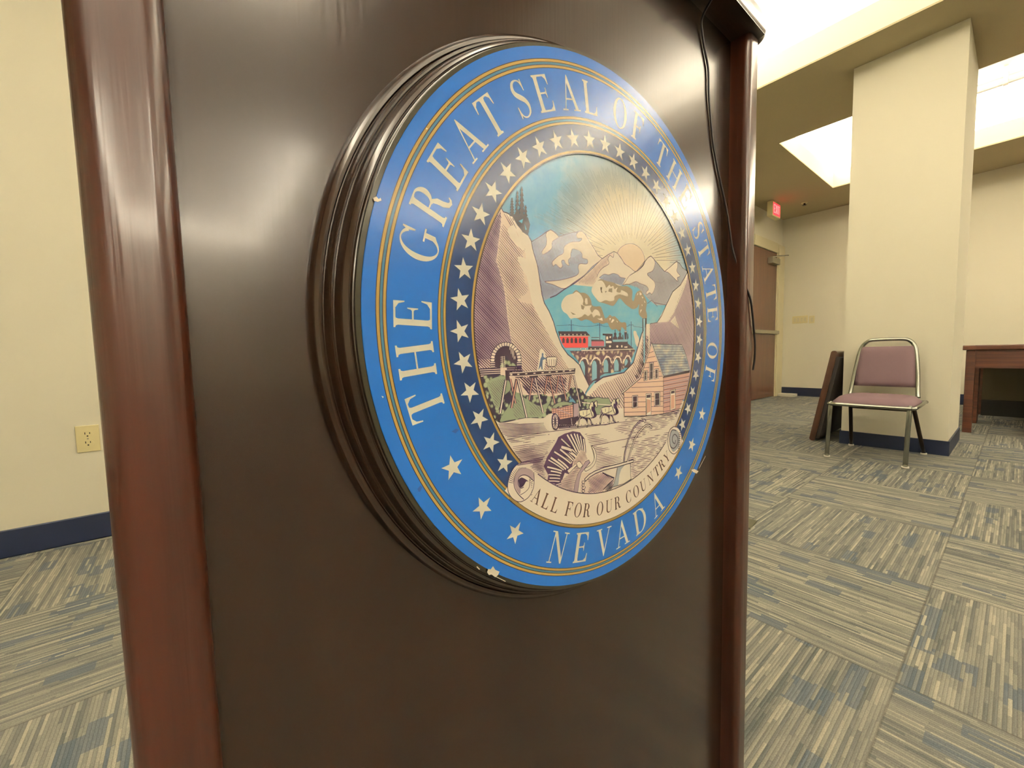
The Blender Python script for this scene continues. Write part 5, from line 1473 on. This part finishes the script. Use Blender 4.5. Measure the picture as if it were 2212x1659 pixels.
L ink 16.1 -1666,-5071,-1460,-5038,-1392,-5144,-1600,-5268,-1906,-5462,-2008,-5715,-2113,-6172,-2340,-6120,-2272,-5818,-2104,-5468,-1836,-5223,-1666,-5071
S puff -1317,-4517,-1230,-4542,-1073,-4731,-1011,-4977,-1077,-5224,-1290,-5373,-1567,-5447,-1703,-5421,-1669,-5324,-1463,-5293,-1253,-5192,-1128,-5003,-1179,-4760
N
M ink 16.2 -1317,-4517,-1230,-4542,-1073,-4731,-1011,-4977,-1077,-5224,-1290,-5373,-1567,-5447,-1703,-5421,-1669,-5324,-1463,-5293,-1253,-5192,-1128,-5003,-1179,-4760,-1317,-4517
N
P puff 348,-5658,998,-5652,1249,-5673,1250,-6085,1293,-6379,750,-6469,31,-6438,228,-6083
N
L ink 17.4 348,-5658,998,-5652,1249,-5673,1250,-6085,1293,-6379,750,-6469,31,-6438,228,-6083,348,-5658
N
P steel 368,-5674,832,-5673,588,-5803,467,-6031,386,-6441,51,-6430,228,-6083
N
L ink 115.3 -1707,-5801,-1432,-5672,-1080,-5601,-534,-5564,428,-5598,1462,-5595
M ink 75.9 791,-5513,874,-5097,1101,-4626,1460,-4190,1849,-3954,2249,-3883
M ink 81.7 1031,-5607,1207,-5255,1461,-4807,1807,-4442,2341,-4171,2662,-4170,2874,-4317
L ink 94.6 2249,-3857,2363,-3988
N
L puff 78.5 -1673,-5785,-1432,-5672,-1080,-5601,-534,-5564,428,-5598,1441,-5596
M mauve2 43 791,-5513,874,-5097,1101,-4626,1460,-4190,1849,-3954,2249,-3891
M cream 48.5 1031,-5607,1207,-5255,1461,-4807,1807,-4442,2341,-4171,2662,-4178,2850,-4309
L cream 28.3 1502,-4208,1741,-4459
L cream 28 1122,-4629,1354,-4868
L cream 63.1 2226,-3881,2340,-3973
M ink 20.7 -1775,-5787,-1708,-5859,-1793,-5921,-1876,-5834,-1809,-5780
M ink 20.8 -1742,-5909,-1743,-5967,-1795,-6036,-1878,-5949,-1810,-5895
M ink 20.8 -1710,-6032,-1677,-6097,-1796,-6152,-1879,-6064,-1811,-6010
M ink 20.7 -1812,-6125,-1712,-6205,-1797,-6267,-1880,-6179,-1812,-6125
N
P rosel 769,-2579,1909,-2050,2117,-1717,2456,-1111,2823,-544,3798,-2067,3817,-3770,807,-3575
P rosed 3798,-2067,6227,-1902,5864,-2890,5240,-3697,3817,-3770
P roof 2823,-519,5446,-550,5828,-1057,6253,-1847,3797,-2015
N
L ink 22.4 2823,-519,5446,-550,5828,-1057,6253,-1847,3797,-2015,2823,-519
N
L inkl 17.4 2614,-925,3033,-839
L inkl 17.3 2471,-1142,3182,-1068
L inkl 17.2 2329,-1358,3331,-1299
L inkl 17.2 2189,-1571,3483,-1533
L inkl 17.1 2049,-1783,3636,-1770
L inkl 17.1 1910,-1993,3792,-2009
L inkl 17 1719,-2198,3800,-2244
L inkl 16.8 1300,-2386,3803,-2479
L inkl 16.5 892,-2569,3805,-2714
L inkl 16.5 788,-2770,3808,-2949
L inkl 16.5 788,-2979,3811,-3186
L inkl 16.6 787,-3188,3813,-3422
L inkl 16.6 787,-3397,3816,-3659
L inkl 23.5 3800,-2249,6176,-2124
L inkl 23.5 3802,-2453,6060,-2348
L inkl 23.5 3805,-2656,5944,-2571
L inkl 23.6 3807,-2860,5829,-2792
L inkl 23.6 3809,-3065,5715,-3013
L inkl 21 3812,-3270,5601,-3232
L inkl 21.1 3814,-3475,5488,-3450
L inkl 21.1 3816,-3680,5376,-3666
L mauve 57.4 3825,-2355,6069,-2265
L mauve 57.5 3827,-2559,5953,-2476
L mauve 57.6 3830,-2763,5838,-2687
L mauve 57.7 3832,-2967,5723,-2896
L mauve 57.8 3834,-3172,5609,-3105
L inkl 15 2868,-643,5501,-650
L inkl 15 2949,-758,5566,-767
L inkl 15.1 3030,-874,5632,-885
L inkl 15.1 3112,-991,5698,-1004
L inkl 15.2 3195,-1108,5765,-1123
L inkl 15.2 3278,-1227,5831,-1242
L inkl 15.3 3361,-1345,5899,-1362
L inkl 15.4 3445,-1465,5966,-1483
L inkl 15.4 3530,-1586,6034,-1605
L inkl 15.5 3615,-1707,6102,-1727
L inkl 15.5 3701,-1829,6170,-1849
P dark 3797,-1989,6226,-1874,6217,-1944,3798,-2093
N
L ink 70.2 616,-2592,1930,-2014,2117,-1717,2328,-1330,2541,-964,2823,-506,3162,-1047,3441,-1460,3812,-2067
L ink 16.5 788,-2604,818,-3576,2559,-3740,3817,-3770,3798,-2067
L ink 23.7 3817,-3770,5240,-3725
N
L cream 42.1 635,-2574,1909,-2006,2100,-1716,2311,-1330,2533,-964,2818,-531,3144,-1047,3431,-1460,3783,-2040
N
P cream 2232,-1697,2485,-1686,2488,-2129,2234,-2145
N
L ink 17.2 2232,-1697,2485,-1686,2488,-2129,2234,-2145,2232,-1697
N
P dark 2292,-1733,2425,-1724,2427,-2096,2294,-2119
N
L mauve2 22.2 2293,-1918,2426,-1912
N
P cream 2640,-1363,2976,-1351,2982,-2109,2645,-2122
N
L ink 17.4 2640,-1363,2976,-1351,2982,-2109,2645,-2122,2640,-1363
N
P dark 2701,-1399,2914,-1390,2919,-2075,2706,-2095
N
L mauve2 22.5 2704,-1739,2916,-1735
N
P cream 3064,-1652,3387,-1642,3391,-2091,3067,-2106
N
L ink 17.7 3064,-1652,3387,-1642,3391,-2091,3067,-2106,3064,-1652
N
P dark 3127,-1689,3323,-1681,3327,-2057,3131,-2078
N
L mauve2 22.9 3129,-1876,3325,-1872
N
P cream 1367,-2738,1770,-2749,1772,-3280,1367,-3270
N
L ink 16.8 1367,-2738,1770,-2749,1772,-3280,1367,-3270,1367,-2738
N
P dark 1423,-2776,1713,-2783,1714,-3245,1424,-3247
N
L mauve2 21.7 1423,-3004,1713,-3016
N
P cream 3059,-2723,3528,-2736,3534,-3355,3064,-3342
N
L ink 17.9 3059,-2723,3528,-2736,3534,-3355,3064,-3342,3059,-2723
N
P dark 3123,-2764,3463,-2773,3468,-3317,3128,-3318
N
L mauve2 23.1 3125,-3033,3466,-3047
N
P cream 2379,-2732,2808,-2738,2806,-3715,2406,-3711
N
L ink 17.5 2379,-2732,2808,-2738,2806,-3715,2406,-3711,2379,-2732
N
P dark 2431,-2786,2751,-2787,2752,-2924,2432,-2919
P rose 2467,-2976,2753,-3038,2756,-3558,2471,-3604
N
L ink 20 2445,-2975,2462,-3654
P cream 4411,-2708,4862,-2684,4877,-3635,4400,-3683
N
L ink 18.7 4411,-2708,4862,-2684,4877,-3635,4400,-3683,4411,-2708
N
P dark 4486,-2753,4787,-2739,4789,-2874,4473,-2878
P rose 4489,-2954,4790,-2949,4785,-3599,4473,-3623
H inkl -1.3 59.9 24.5 2 3841,-3772,5398,-3740,5191,-3913,3465,-3889"""
draw(ART); nl(2)
ring('navy', .6635, .79); ring('blue', .786, .9995); nl()
G_ = 'gold'
def lines(r0, r1):
    ring('inkgold', r0 - .0022, r1 + .0022); nl(); ring('gold', r0, r1); nl()
lines(.9548, .9622); lines(.9372, .9442); ring('tealring', .9468, .9526)
lines(.7785, .7852); lines(.7615, .7680); ring('tealring', .7700, .7762)
ring('inkgold', .6625, .6672); ring('gold', .6672, .6745); nl()
for k in range(36): star('letter', -128.2 + k * (257.2 / 35), .7135, .0345)
for a in (119.1, 131.05, 142.75):
    for s in (-1, 1): star('letter', s * a, .861, .0385, True)
for ch, a in zip('THEGREATSEALOFTHESTATEOF', [-105.3, -96.8, -88.4, -75.5, -67.2, -59.0, -50.9, -42.9, -32.6, -25.0, -16.2, -8.6, 3.6, 11.6, 24.0, 32.4, 40.9, 53.1, 60.2, 68.0, 75.4, 82.8, 95.7, 104.0]):
    letter(ch, 'letter', a, .805, .112)
for ch, a in zip('NEVADA', [-158.2, -167.0, -176.1, 175.6, 166.7, 157.3]): letter(ch, 'letter', a, .9185, .114, True)
nl(14)
ring('cream', .654, .7735, 133.5, 226.5); nl(); ring('golddull', .7735, .7850, 136, 224); nl()
ring('inkgold', .7840, .7868, 136, 224); ring('inkgold', .7728, .7748, 136, 224); ring('ink', .6525, .6560, 142, 219.5); nl()
for ch, a in zip('ALLFOROURCOUNTRY', [-144.2, -148.4, -152.4, -158.7, -162.9, -167.2, -173.5, -178.1, 177.3, 171.2, 166.7, 162.2, 157.4, 153.0, 149.0, 145.0]): letter(ch, 'brown', a, .7455, .0535, True, .84)
nl(14)
OVER = """S cream -4839,-4509,-5134,-4577,-5342,-4778,-5483,-5095,-5474,-5390,-5296,-5646,-5027,-5833,-4781,-5838,-4564,-5765,-4379,-5612,-4326,-5230,-4346,-4946,-4471,-4825,-4632,-4753,-4359,-4665
N
L inkl 21.7 -4839,-4517,-3831,-4506
L inkl 21.6 -4962,-4541,-3909,-4578
L inkl 21.5 -5066,-4576,-3986,-4643
L ink 13.4 -5260,-5141,-5444,-5064
L ink 13.4 -5249,-5092,-5429,-4996
L ink 13.4 -5233,-5046,-5405,-4933
L ink 13.4 -5212,-5004,-5373,-4875
L ink 13.4 -5185,-4965,-5334,-4823
L ink 13.4 -5154,-4932,-5287,-4777
L ink 13.4 -5119,-4904,-5235,-4738
L ink 13.5 -5080,-4881,-5177,-4708
L ink 13.5 -5038,-4865,-5114,-4686
L ink 13.5 -4994,-4855,-5047,-4673
L ink 13.5 -4948,-4852,-4977,-4669
L ink 13.6 -4900,-4855,-4906,-4674
L ink 13.6 -4853,-4865,-4834,-4689
L ink 13.6 -4806,-4882,-4762,-4713
L ink 13.7 -4760,-4905,-4692,-4745
L ink 13.7 -4715,-4934,-4624,-4787
L ink 13.7 -4674,-4969,-4561,-4836
L ink 13.7 -4636,-5009,-4502,-4892
L ink 13.8 -4601,-5053,-4449,-4954
L ink 13.8 -4571,-5101,-4403,-5022
L ink 13.8 -4547,-5152,-4365,-5094
L ink 13.8 -4527,-5205,-4335,-5169
M ink 21.9 -4685,-4743,-4931,-4723,-5124,-4848,-5232,-5095,-5187,-5347,-5021,-5602,-4816,-5802
M ink 19.5 -4346,-4952,-4326,-5230,-4384,-5526,-4564,-5751,-4781,-5838,-5027,-5839,-5297,-5659,-5474,-5390,-5483,-5095,-5342,-4778,-5134,-4577,-4839,-4509
N
S mauve2 -4721,-4736,-4490,-4835,-4365,-4971,-4353,-5267,-4567,-5069,-4797,-4968,-5007,-5007,-5047,-5216,-4946,-5374,-4986,-5583,-5153,-5355,-5215,-5098,-5124,-4848,-4931,-4723
S ink -5026,-5084,-4903,-5028,-4729,-5119,-4589,-5231,-4696,-5208,-4805,-5323,-4929,-5364,-5013,-5250
M ink 22.3 -4353,-5267,-4567,-5069,-4796,-4962,-5007,-5007,-5047,-5216,-4939,-5381,-4806,-5377
M ink 16.6 -4533,-5159,-4564,-5431,-4739,-5558,-4969,-5614
L ink 13.9 -4499,-5278,-4390,-5279
L ink 13.9 -4490,-5341,-4406,-5342
L ink 13.9 -4480,-5404,-4422,-5406
L ink 13.9 -4471,-5468,-4438,-5470
L ink 13.9 -4461,-5531,-4454,-5533
L ink 13.9 -4451,-5595,-4470,-5597
L ink 13.9 -4442,-5659,-4486,-5660
L ink 14 -4432,-5723,-4502,-5723
S cream 4735,-4495,4368,-4619,4218,-5023,4276,-5485,4541,-5757,4863,-5839,5242,-5638,5457,-5260,5395,-4899,5114,-4600
N
S steel 4631,-4625,5062,-4738,5287,-5060,5240,-5521,4754,-5734,4485,-5519,4344,-5098,4423,-4768
M ink 28.7 4735,-4495,4368,-4619,4218,-5023,4276,-5485,4541,-5757,4863,-5839,5242,-5638,5457,-5260,5395,-4899,5114,-4600,4735,-4495
M ink 34.7 4953,-4724,4578,-4646,4373,-4932,4431,-5396,4751,-5561,5073,-5379,5090,-5090,4827,-4880,4615,-4994,4640,-5227,4834,-5342,4907,-5180
L ink 23.4 5196,-4872,5417,-4873
L ink 23.4 5186,-4964,5396,-4969
L ink 23.4 5177,-5056,5376,-5066
L ink 23.4 5167,-5148,5355,-5163
L ink 23.4 5158,-5240,5335,-5260
L ink 23.4 5148,-5332,5314,-5356
L ink 23.4 5139,-5424,5294,-5453
L ink 23.4 5130,-5516,5273,-5550
L ink 23.4 5120,-5607,5253,-5646
N
P chip -6398,-7791,-6342,-7705,-6252,-7752,-6159,-7677,-6070,-7831,-5905,-7953,-5964,-8041,-6077,-8077,-6221,-7932,-6329,-7908
P chip -9579,3082,-9494,3146,-9437,3090,-9387,3135,-9366,3071,-9464,3016,-9558,3018
P chip 6441,-6954,6774,-6969,7217,-7178,7023,-7263,6681,-7122
P chip 2031,-7875,2138,-7860,2174,-7955
P chip -9576,-1908,-9516,-1936,-9542,-1971
P chip -8031,5280,-7990,5269,-8033,5231
P smudge -8665,-4577,-8577,-4491,-8524,-4556,-8584,-4675,-8640,-4662
P smudge -7539,-3112,-7380,-3050,-7271,-3092,-7401,-3186
L chip 29.6 -6777,-7476,-6677,-7601
L chip 23.1 -6040,-8075,-5668,-8371
L chip 24.9 7263,-7038,7954,-6488"""
draw(OVER)
seal = obj('printed_seal', sb, [PR[k] for k in MATS], frame, label='blue, gold and cream printed disc of a state seal')
print('print depth', LY[0])
seal.location = (0, -(PY - SY) + LY[0], 0)
seal.rotation_euler = (0, .0039404, 0)
# the plate under the print: its top lies just behind the print
plt = obj('seal_plate', lathe([(.2330, 0), (.2330, -.0043), (.2322, -.0046)], 200), PR['edge'], frame, label='thin dark plate under the print')
plt.location = (0, -(PY - SY) + LY[0] + .00462, 0)

# ------------------------------------------------------------------ black cord hanging over the lectern front
cpts = [(.500, .2285, 1.214), (.507, .2285, 1.200), (.514, .232, 1.190), (.520, .250, 1.182), (.5255, .264, 1.172), (.5325, .2668, 1.158), (.541, .2675, 1.142), (.5500, .2675, 1.1236), (.5525, .2675, 1.093), (.5600, .2675, 1.058), (.5665, .2675, 1.034),
        (.5770, .2672, 1.010), (.5905, .2668, .985), (.6020, .2655, .960), (.6090, .2640, .935), (.6155, .262, .905), (.6200, .2560, .879), (.6225, .2490, .856), (.6290, .2428, .835), (.6375, .2422, .812), (.6440, .2425, .790), (.6520, .2435, .768), (.6575, .2455, .748), (.6590, .2480, .730)]
bm = tube(bmesh.new(), smoothpath(cpts, 5), .00145, 8)
tag(obj('cord', bm, M_cord), 'thin black cord hanging down the right side of the lectern front', 'cord')

# ------------------------------------------------------------------ stacking chair by the pillar
ch = thing('banquet_chair', 'mauve upholstered metal stacking chair standing against the pillar', 'chair', (3.72, .607, 0))
def cb(pts, r, name, m, k=6, flat=1.0):
    q = [Vector(p) - Vector((3.72, .607, 0)) for p in pts]
    return obj(name, tube(bmesh.new(), smoothpath(q, k) if k else q, r, 12, True, flat), m, ch)
# frame of the back: one bent tube
yl, yr = .792, .424
cb([(3.900, yl, .405), (3.918, .785, .47), (3.945, .772, .60), (3.968, .757, .72), (3.976, .744, .765), (3.979, .722, .795), (3.980, .690, .811), (3.980, .600, .814), (3.980, .515, .811), (3.979, .483, .795), (3.976, .463, .765), (3.968, .452, .72), (3.945, .438, .60), (3.918, .430, .47), (3.900, yr, .405)], .0125, 'back_frame', M_chrome)
# upholstered back
bm = bmesh.new()
def slab(bm, rows, th, nx=10):
    """rows: (y0, y1, x, z) from bottom to top; pillow of thickness th"""
    F = []; B = []
    nr = len(rows)
    for j, (y0, y1, x, z) in enumerate(rows):
        f = []; b = []
        for i in range(nx + 1):
            u = i / nx; e = min(1, 6 * min(u, 1 - u) + .25) * min(1, 4 * min(j, nr - 1 - j) / (nr - 1) + .3)
            f.append(bm.verts.new((x - th * e, y0 + (y1 - y0) * u, z))); b.append(bm.verts.new((x + th * .35 * e, y0 + (y1 - y0) * u, z)))
        F.append(f); B.append(b)
    for j in range(nr - 1):
        for i in range(nx):
            bm.faces.new((F[j][i], F[j + 1][i], F[j + 1][i + 1], F[j][i + 1])); bm.faces.new((B[j][i], B[j][i + 1], B[j + 1][i + 1], B[j + 1][i]))
        bm.faces.new((F[j][0], B[j][0], B[j + 1][0], F[j + 1][0])); bm.faces.new((F[j][nx], F[j + 1][nx], B[j + 1][nx], B[j][nx]))
    bm.faces.new(F[0] + B[0][::-1]); bm.faces.new(F[-1][::-1] + B[-1])
    bmesh.ops.recalc_face_normals(bm, faces=bm.faces); return bm
rows = []
for k in range(9):
    f = k / 8; z = .475 + f * .288
    rows.append((.438 + .022 * f - 3.72 * 0, .776 - .026 * f, 3.925 + .045 * f, z - .006 * math.sin(0)))
slab(bm, rows, .022)
for v in bm.verts: v.co -= Vector((3.72, .607, 0))
obj('backrest', bm, M_fabric, ch, True)
# seat cushion
bm = bmesh.new(); n1, n2 = 16, 16; T_ = []
for j in range(n2 + 1):
    row = []
    for i in range(n1 + 1):
        u, v = i / n1 * 2 - 1, j / n2 * 2 - 1
        e = max(abs(u), abs(v)); k = (abs(u) ** 6 + abs(v) ** 6) ** (1 / 6.)
        s_ = e / k if k else 1
        hh = .042 * max(0, (1 - abs(u) ** 5) * (1 - abs(v) ** 5)) ** .5
        row.append(bm.verts.new((3.685 + .228 * u * s_, .603 + .208 * v * s_, .392 + hh)))
    T_.append(row)
for j in range(n2):
    for i in range(n1): bm.faces.new((T_[j][i], T_[j][i + 1], T_[j + 1][i + 1], T_[j + 1][i]))
rim = [T_[0][i] for i in range(n1)] + [T_[j][n1] for j in range(n2)] + [T_[n2][i] for i in range(n1, 0, -1)] + [T_[j][0] for j in range(n2, 0, -1)]
lo = [bm.verts.new((v.co.x, v.co.y, .376)) for v in rim]
for i in range(len(rim)): bm.faces.new((rim[i], lo[i], lo[(i + 1) % len(lo)], rim[(i + 1) % len(rim)]))
bm.faces.new(lo)
bmesh.ops.recalc_face_normals(bm, faces=bm.faces)
for v in bm.verts: v.co -= Vector((3.72, .607, 0))
obj('seat', bm, M_fabric, ch, True)
cb([(3.905, .812, .376), (3.50, .818, .376), (3.462, .80, .376), (3.455, .77, .376), (3.455, .44, .376), (3.462, .405, .376), (3.50, .388, .376), (3.905, .392, .376), (3.925, .42, .376), (3.925, .78, .376), (3.905, .812, .376)], .0115, 'seat_frame', M_chrome, 3)
for y0, y1 in ((.806, .8157), (.411, .4186)):
    lg = cb([(3.475, y0, .382), (3.462, y0, .36), (3.458, (y0 + y1) / 2, .2), (3.457, y1, .012)], .0125, 'leg', M_chrome, 4)
    q = Vector((3.457, y1, 0)) - Vector((3.72, .607, 0))
    obj('glide', tube(bmesh.new(), [q, q + Vector((0, 0, .012))], .019, 14), M_glide, lg)
for y0, y1 in ((.772, .7919), (.436, .3933)):
    lg = cb([(3.80, y0, .37), (3.83, y0, .345), (3.997, y1, .008)], .012, 'leg', M_darkmetal, 4); lg['label'] = 'dark rear leg'
    q = Vector((3.997, y1, 0)) - Vector((3.72, .607, 0))
    obj('glide', tube(bmesh.new(), [q, q + Vector((0, 0, .012))], .017, 14), M_glide, lg)
cb([(3.845, .772, .318), (3.85, .435, .318)], .0075, 'stretcher', M_darkmetal, 0)

# ------------------------------------------------------------------ board leaning on the pillar's left face
lb = thing('leaning_tabletop', 'dark brown rounded tabletop leaning on edge against the left of the pillar', 'tabletop', (3.965, 1.021, 0))
ang = .178
def leanbox(x0, x1, y0, y1, z0, z1, r):
    bm = prism(bmesh.new(), rrect(y0, z0, y1, z1, r, 6), x0, x1)
    for v in bm.verts:
        y, z, x = v.co.x, v.co.y, v.co.z
        v.co = Vector((x, y, z))
    bmesh.ops.recalc_face_normals(bm, faces=bm.faces)
    return bm
bm = leanbox(0, .74, 0, .040, .004, .746, .018)
ob = autosmooth(obj('top_panel', bm, M_boardw, lb), 40); ob.rotation_euler = (ang, 0, 0)
bm = leanbox(.012, .71, -.023, 0, .03, .70, .006)
ob = obj('apron', bm, M_hole, lb, label='black frame standing in for the shaded underside'); ob.rotation_euler = (ang, 0, 0)  # black colour stands in for the shadow between board and pillar

# ------------------------------------------------------------------ table right of the pillar
tb = thing('side_table', 'low reddish brown wooden table standing beyond the pillar at the right', 'table', (5.62, -.9, 0))
def TB(name, a, b, bev=.004, m=None, label=None, par=None):
    o = nbox(tuple(a[i] - (5.62, -.9, 0)[i] for i in range(3)), tuple(b[i] - (5.62, -.9, 0)[i] for i in range(3)), bev, 2)
    return obj(name, o, m or M_tablew, par or tb, False, label)
TB('tabletop', (5.235, -2.10, .716), (6.02, .315, .756), .008)
bm = bmesh.new()
for a, b in (((5.275, -2.06, .56), (5.297, .275, .716)), ((5.96, -2.06, .56), (5.982, .275, .716)), ((5.297, .253, .56), (5.96, .275, .716)), ((5.297, -2.06, .56), (5.96, -2.038, .716))):
    box(bm, tuple(a[i] - (5.62, -.9, 0)[i] for i in range(3)), tuple(b[i] - (5.62, -.9, 0)[i] for i in range(3)))
obj('apron', bm, M_tablew, tb)
for x in (5.262, 5.938):
    for y in (.236, -2.078):
        TB('leg', (x, y, 0), (x + .06, y + .055, .716))

def copy_tree(o, parent=None):
    c = o.copy(); C.objects.link(c)
    if parent: c.parent = parent
    for k in [k for k in bpy.data.objects if k.parent == o]: copy_tree(k, c)
    return c
tb['label'] = 'front reddish brown wooden table beyond the pillar, its end leg beside the pillar edge'
t2 = copy_tree(tb); t2.location = (6.42, -.9, 0)  # second table added behind to darken the space under the front one
M_shade_olive = mat('olive_shade', srgb(74, 66, 44), .6); M_shade_black = mat('black_shade', srgb(14, 12, 10), .6)  # dark colours carry the shade under the tables
obj('shade_panel', nbox((.245, -1.16, .17), (.265, 1.14, .70), .002, 1), M_shade_olive, t2, label='dark olive board standing in for the shade under the table')  # added board, its dark olive imitates the shaded wall
obj('shade_strip', nbox((.245, -1.16, 0), (.265, 1.14, .17), .002, 1), M_shade_black, t2, label='black strip standing in for deep shade at the floor')  # added strip, its black imitates shade at the foot of the wall
t2['label'] = 'back reddish brown wooden table, added behind the front one to deepen the shade there'
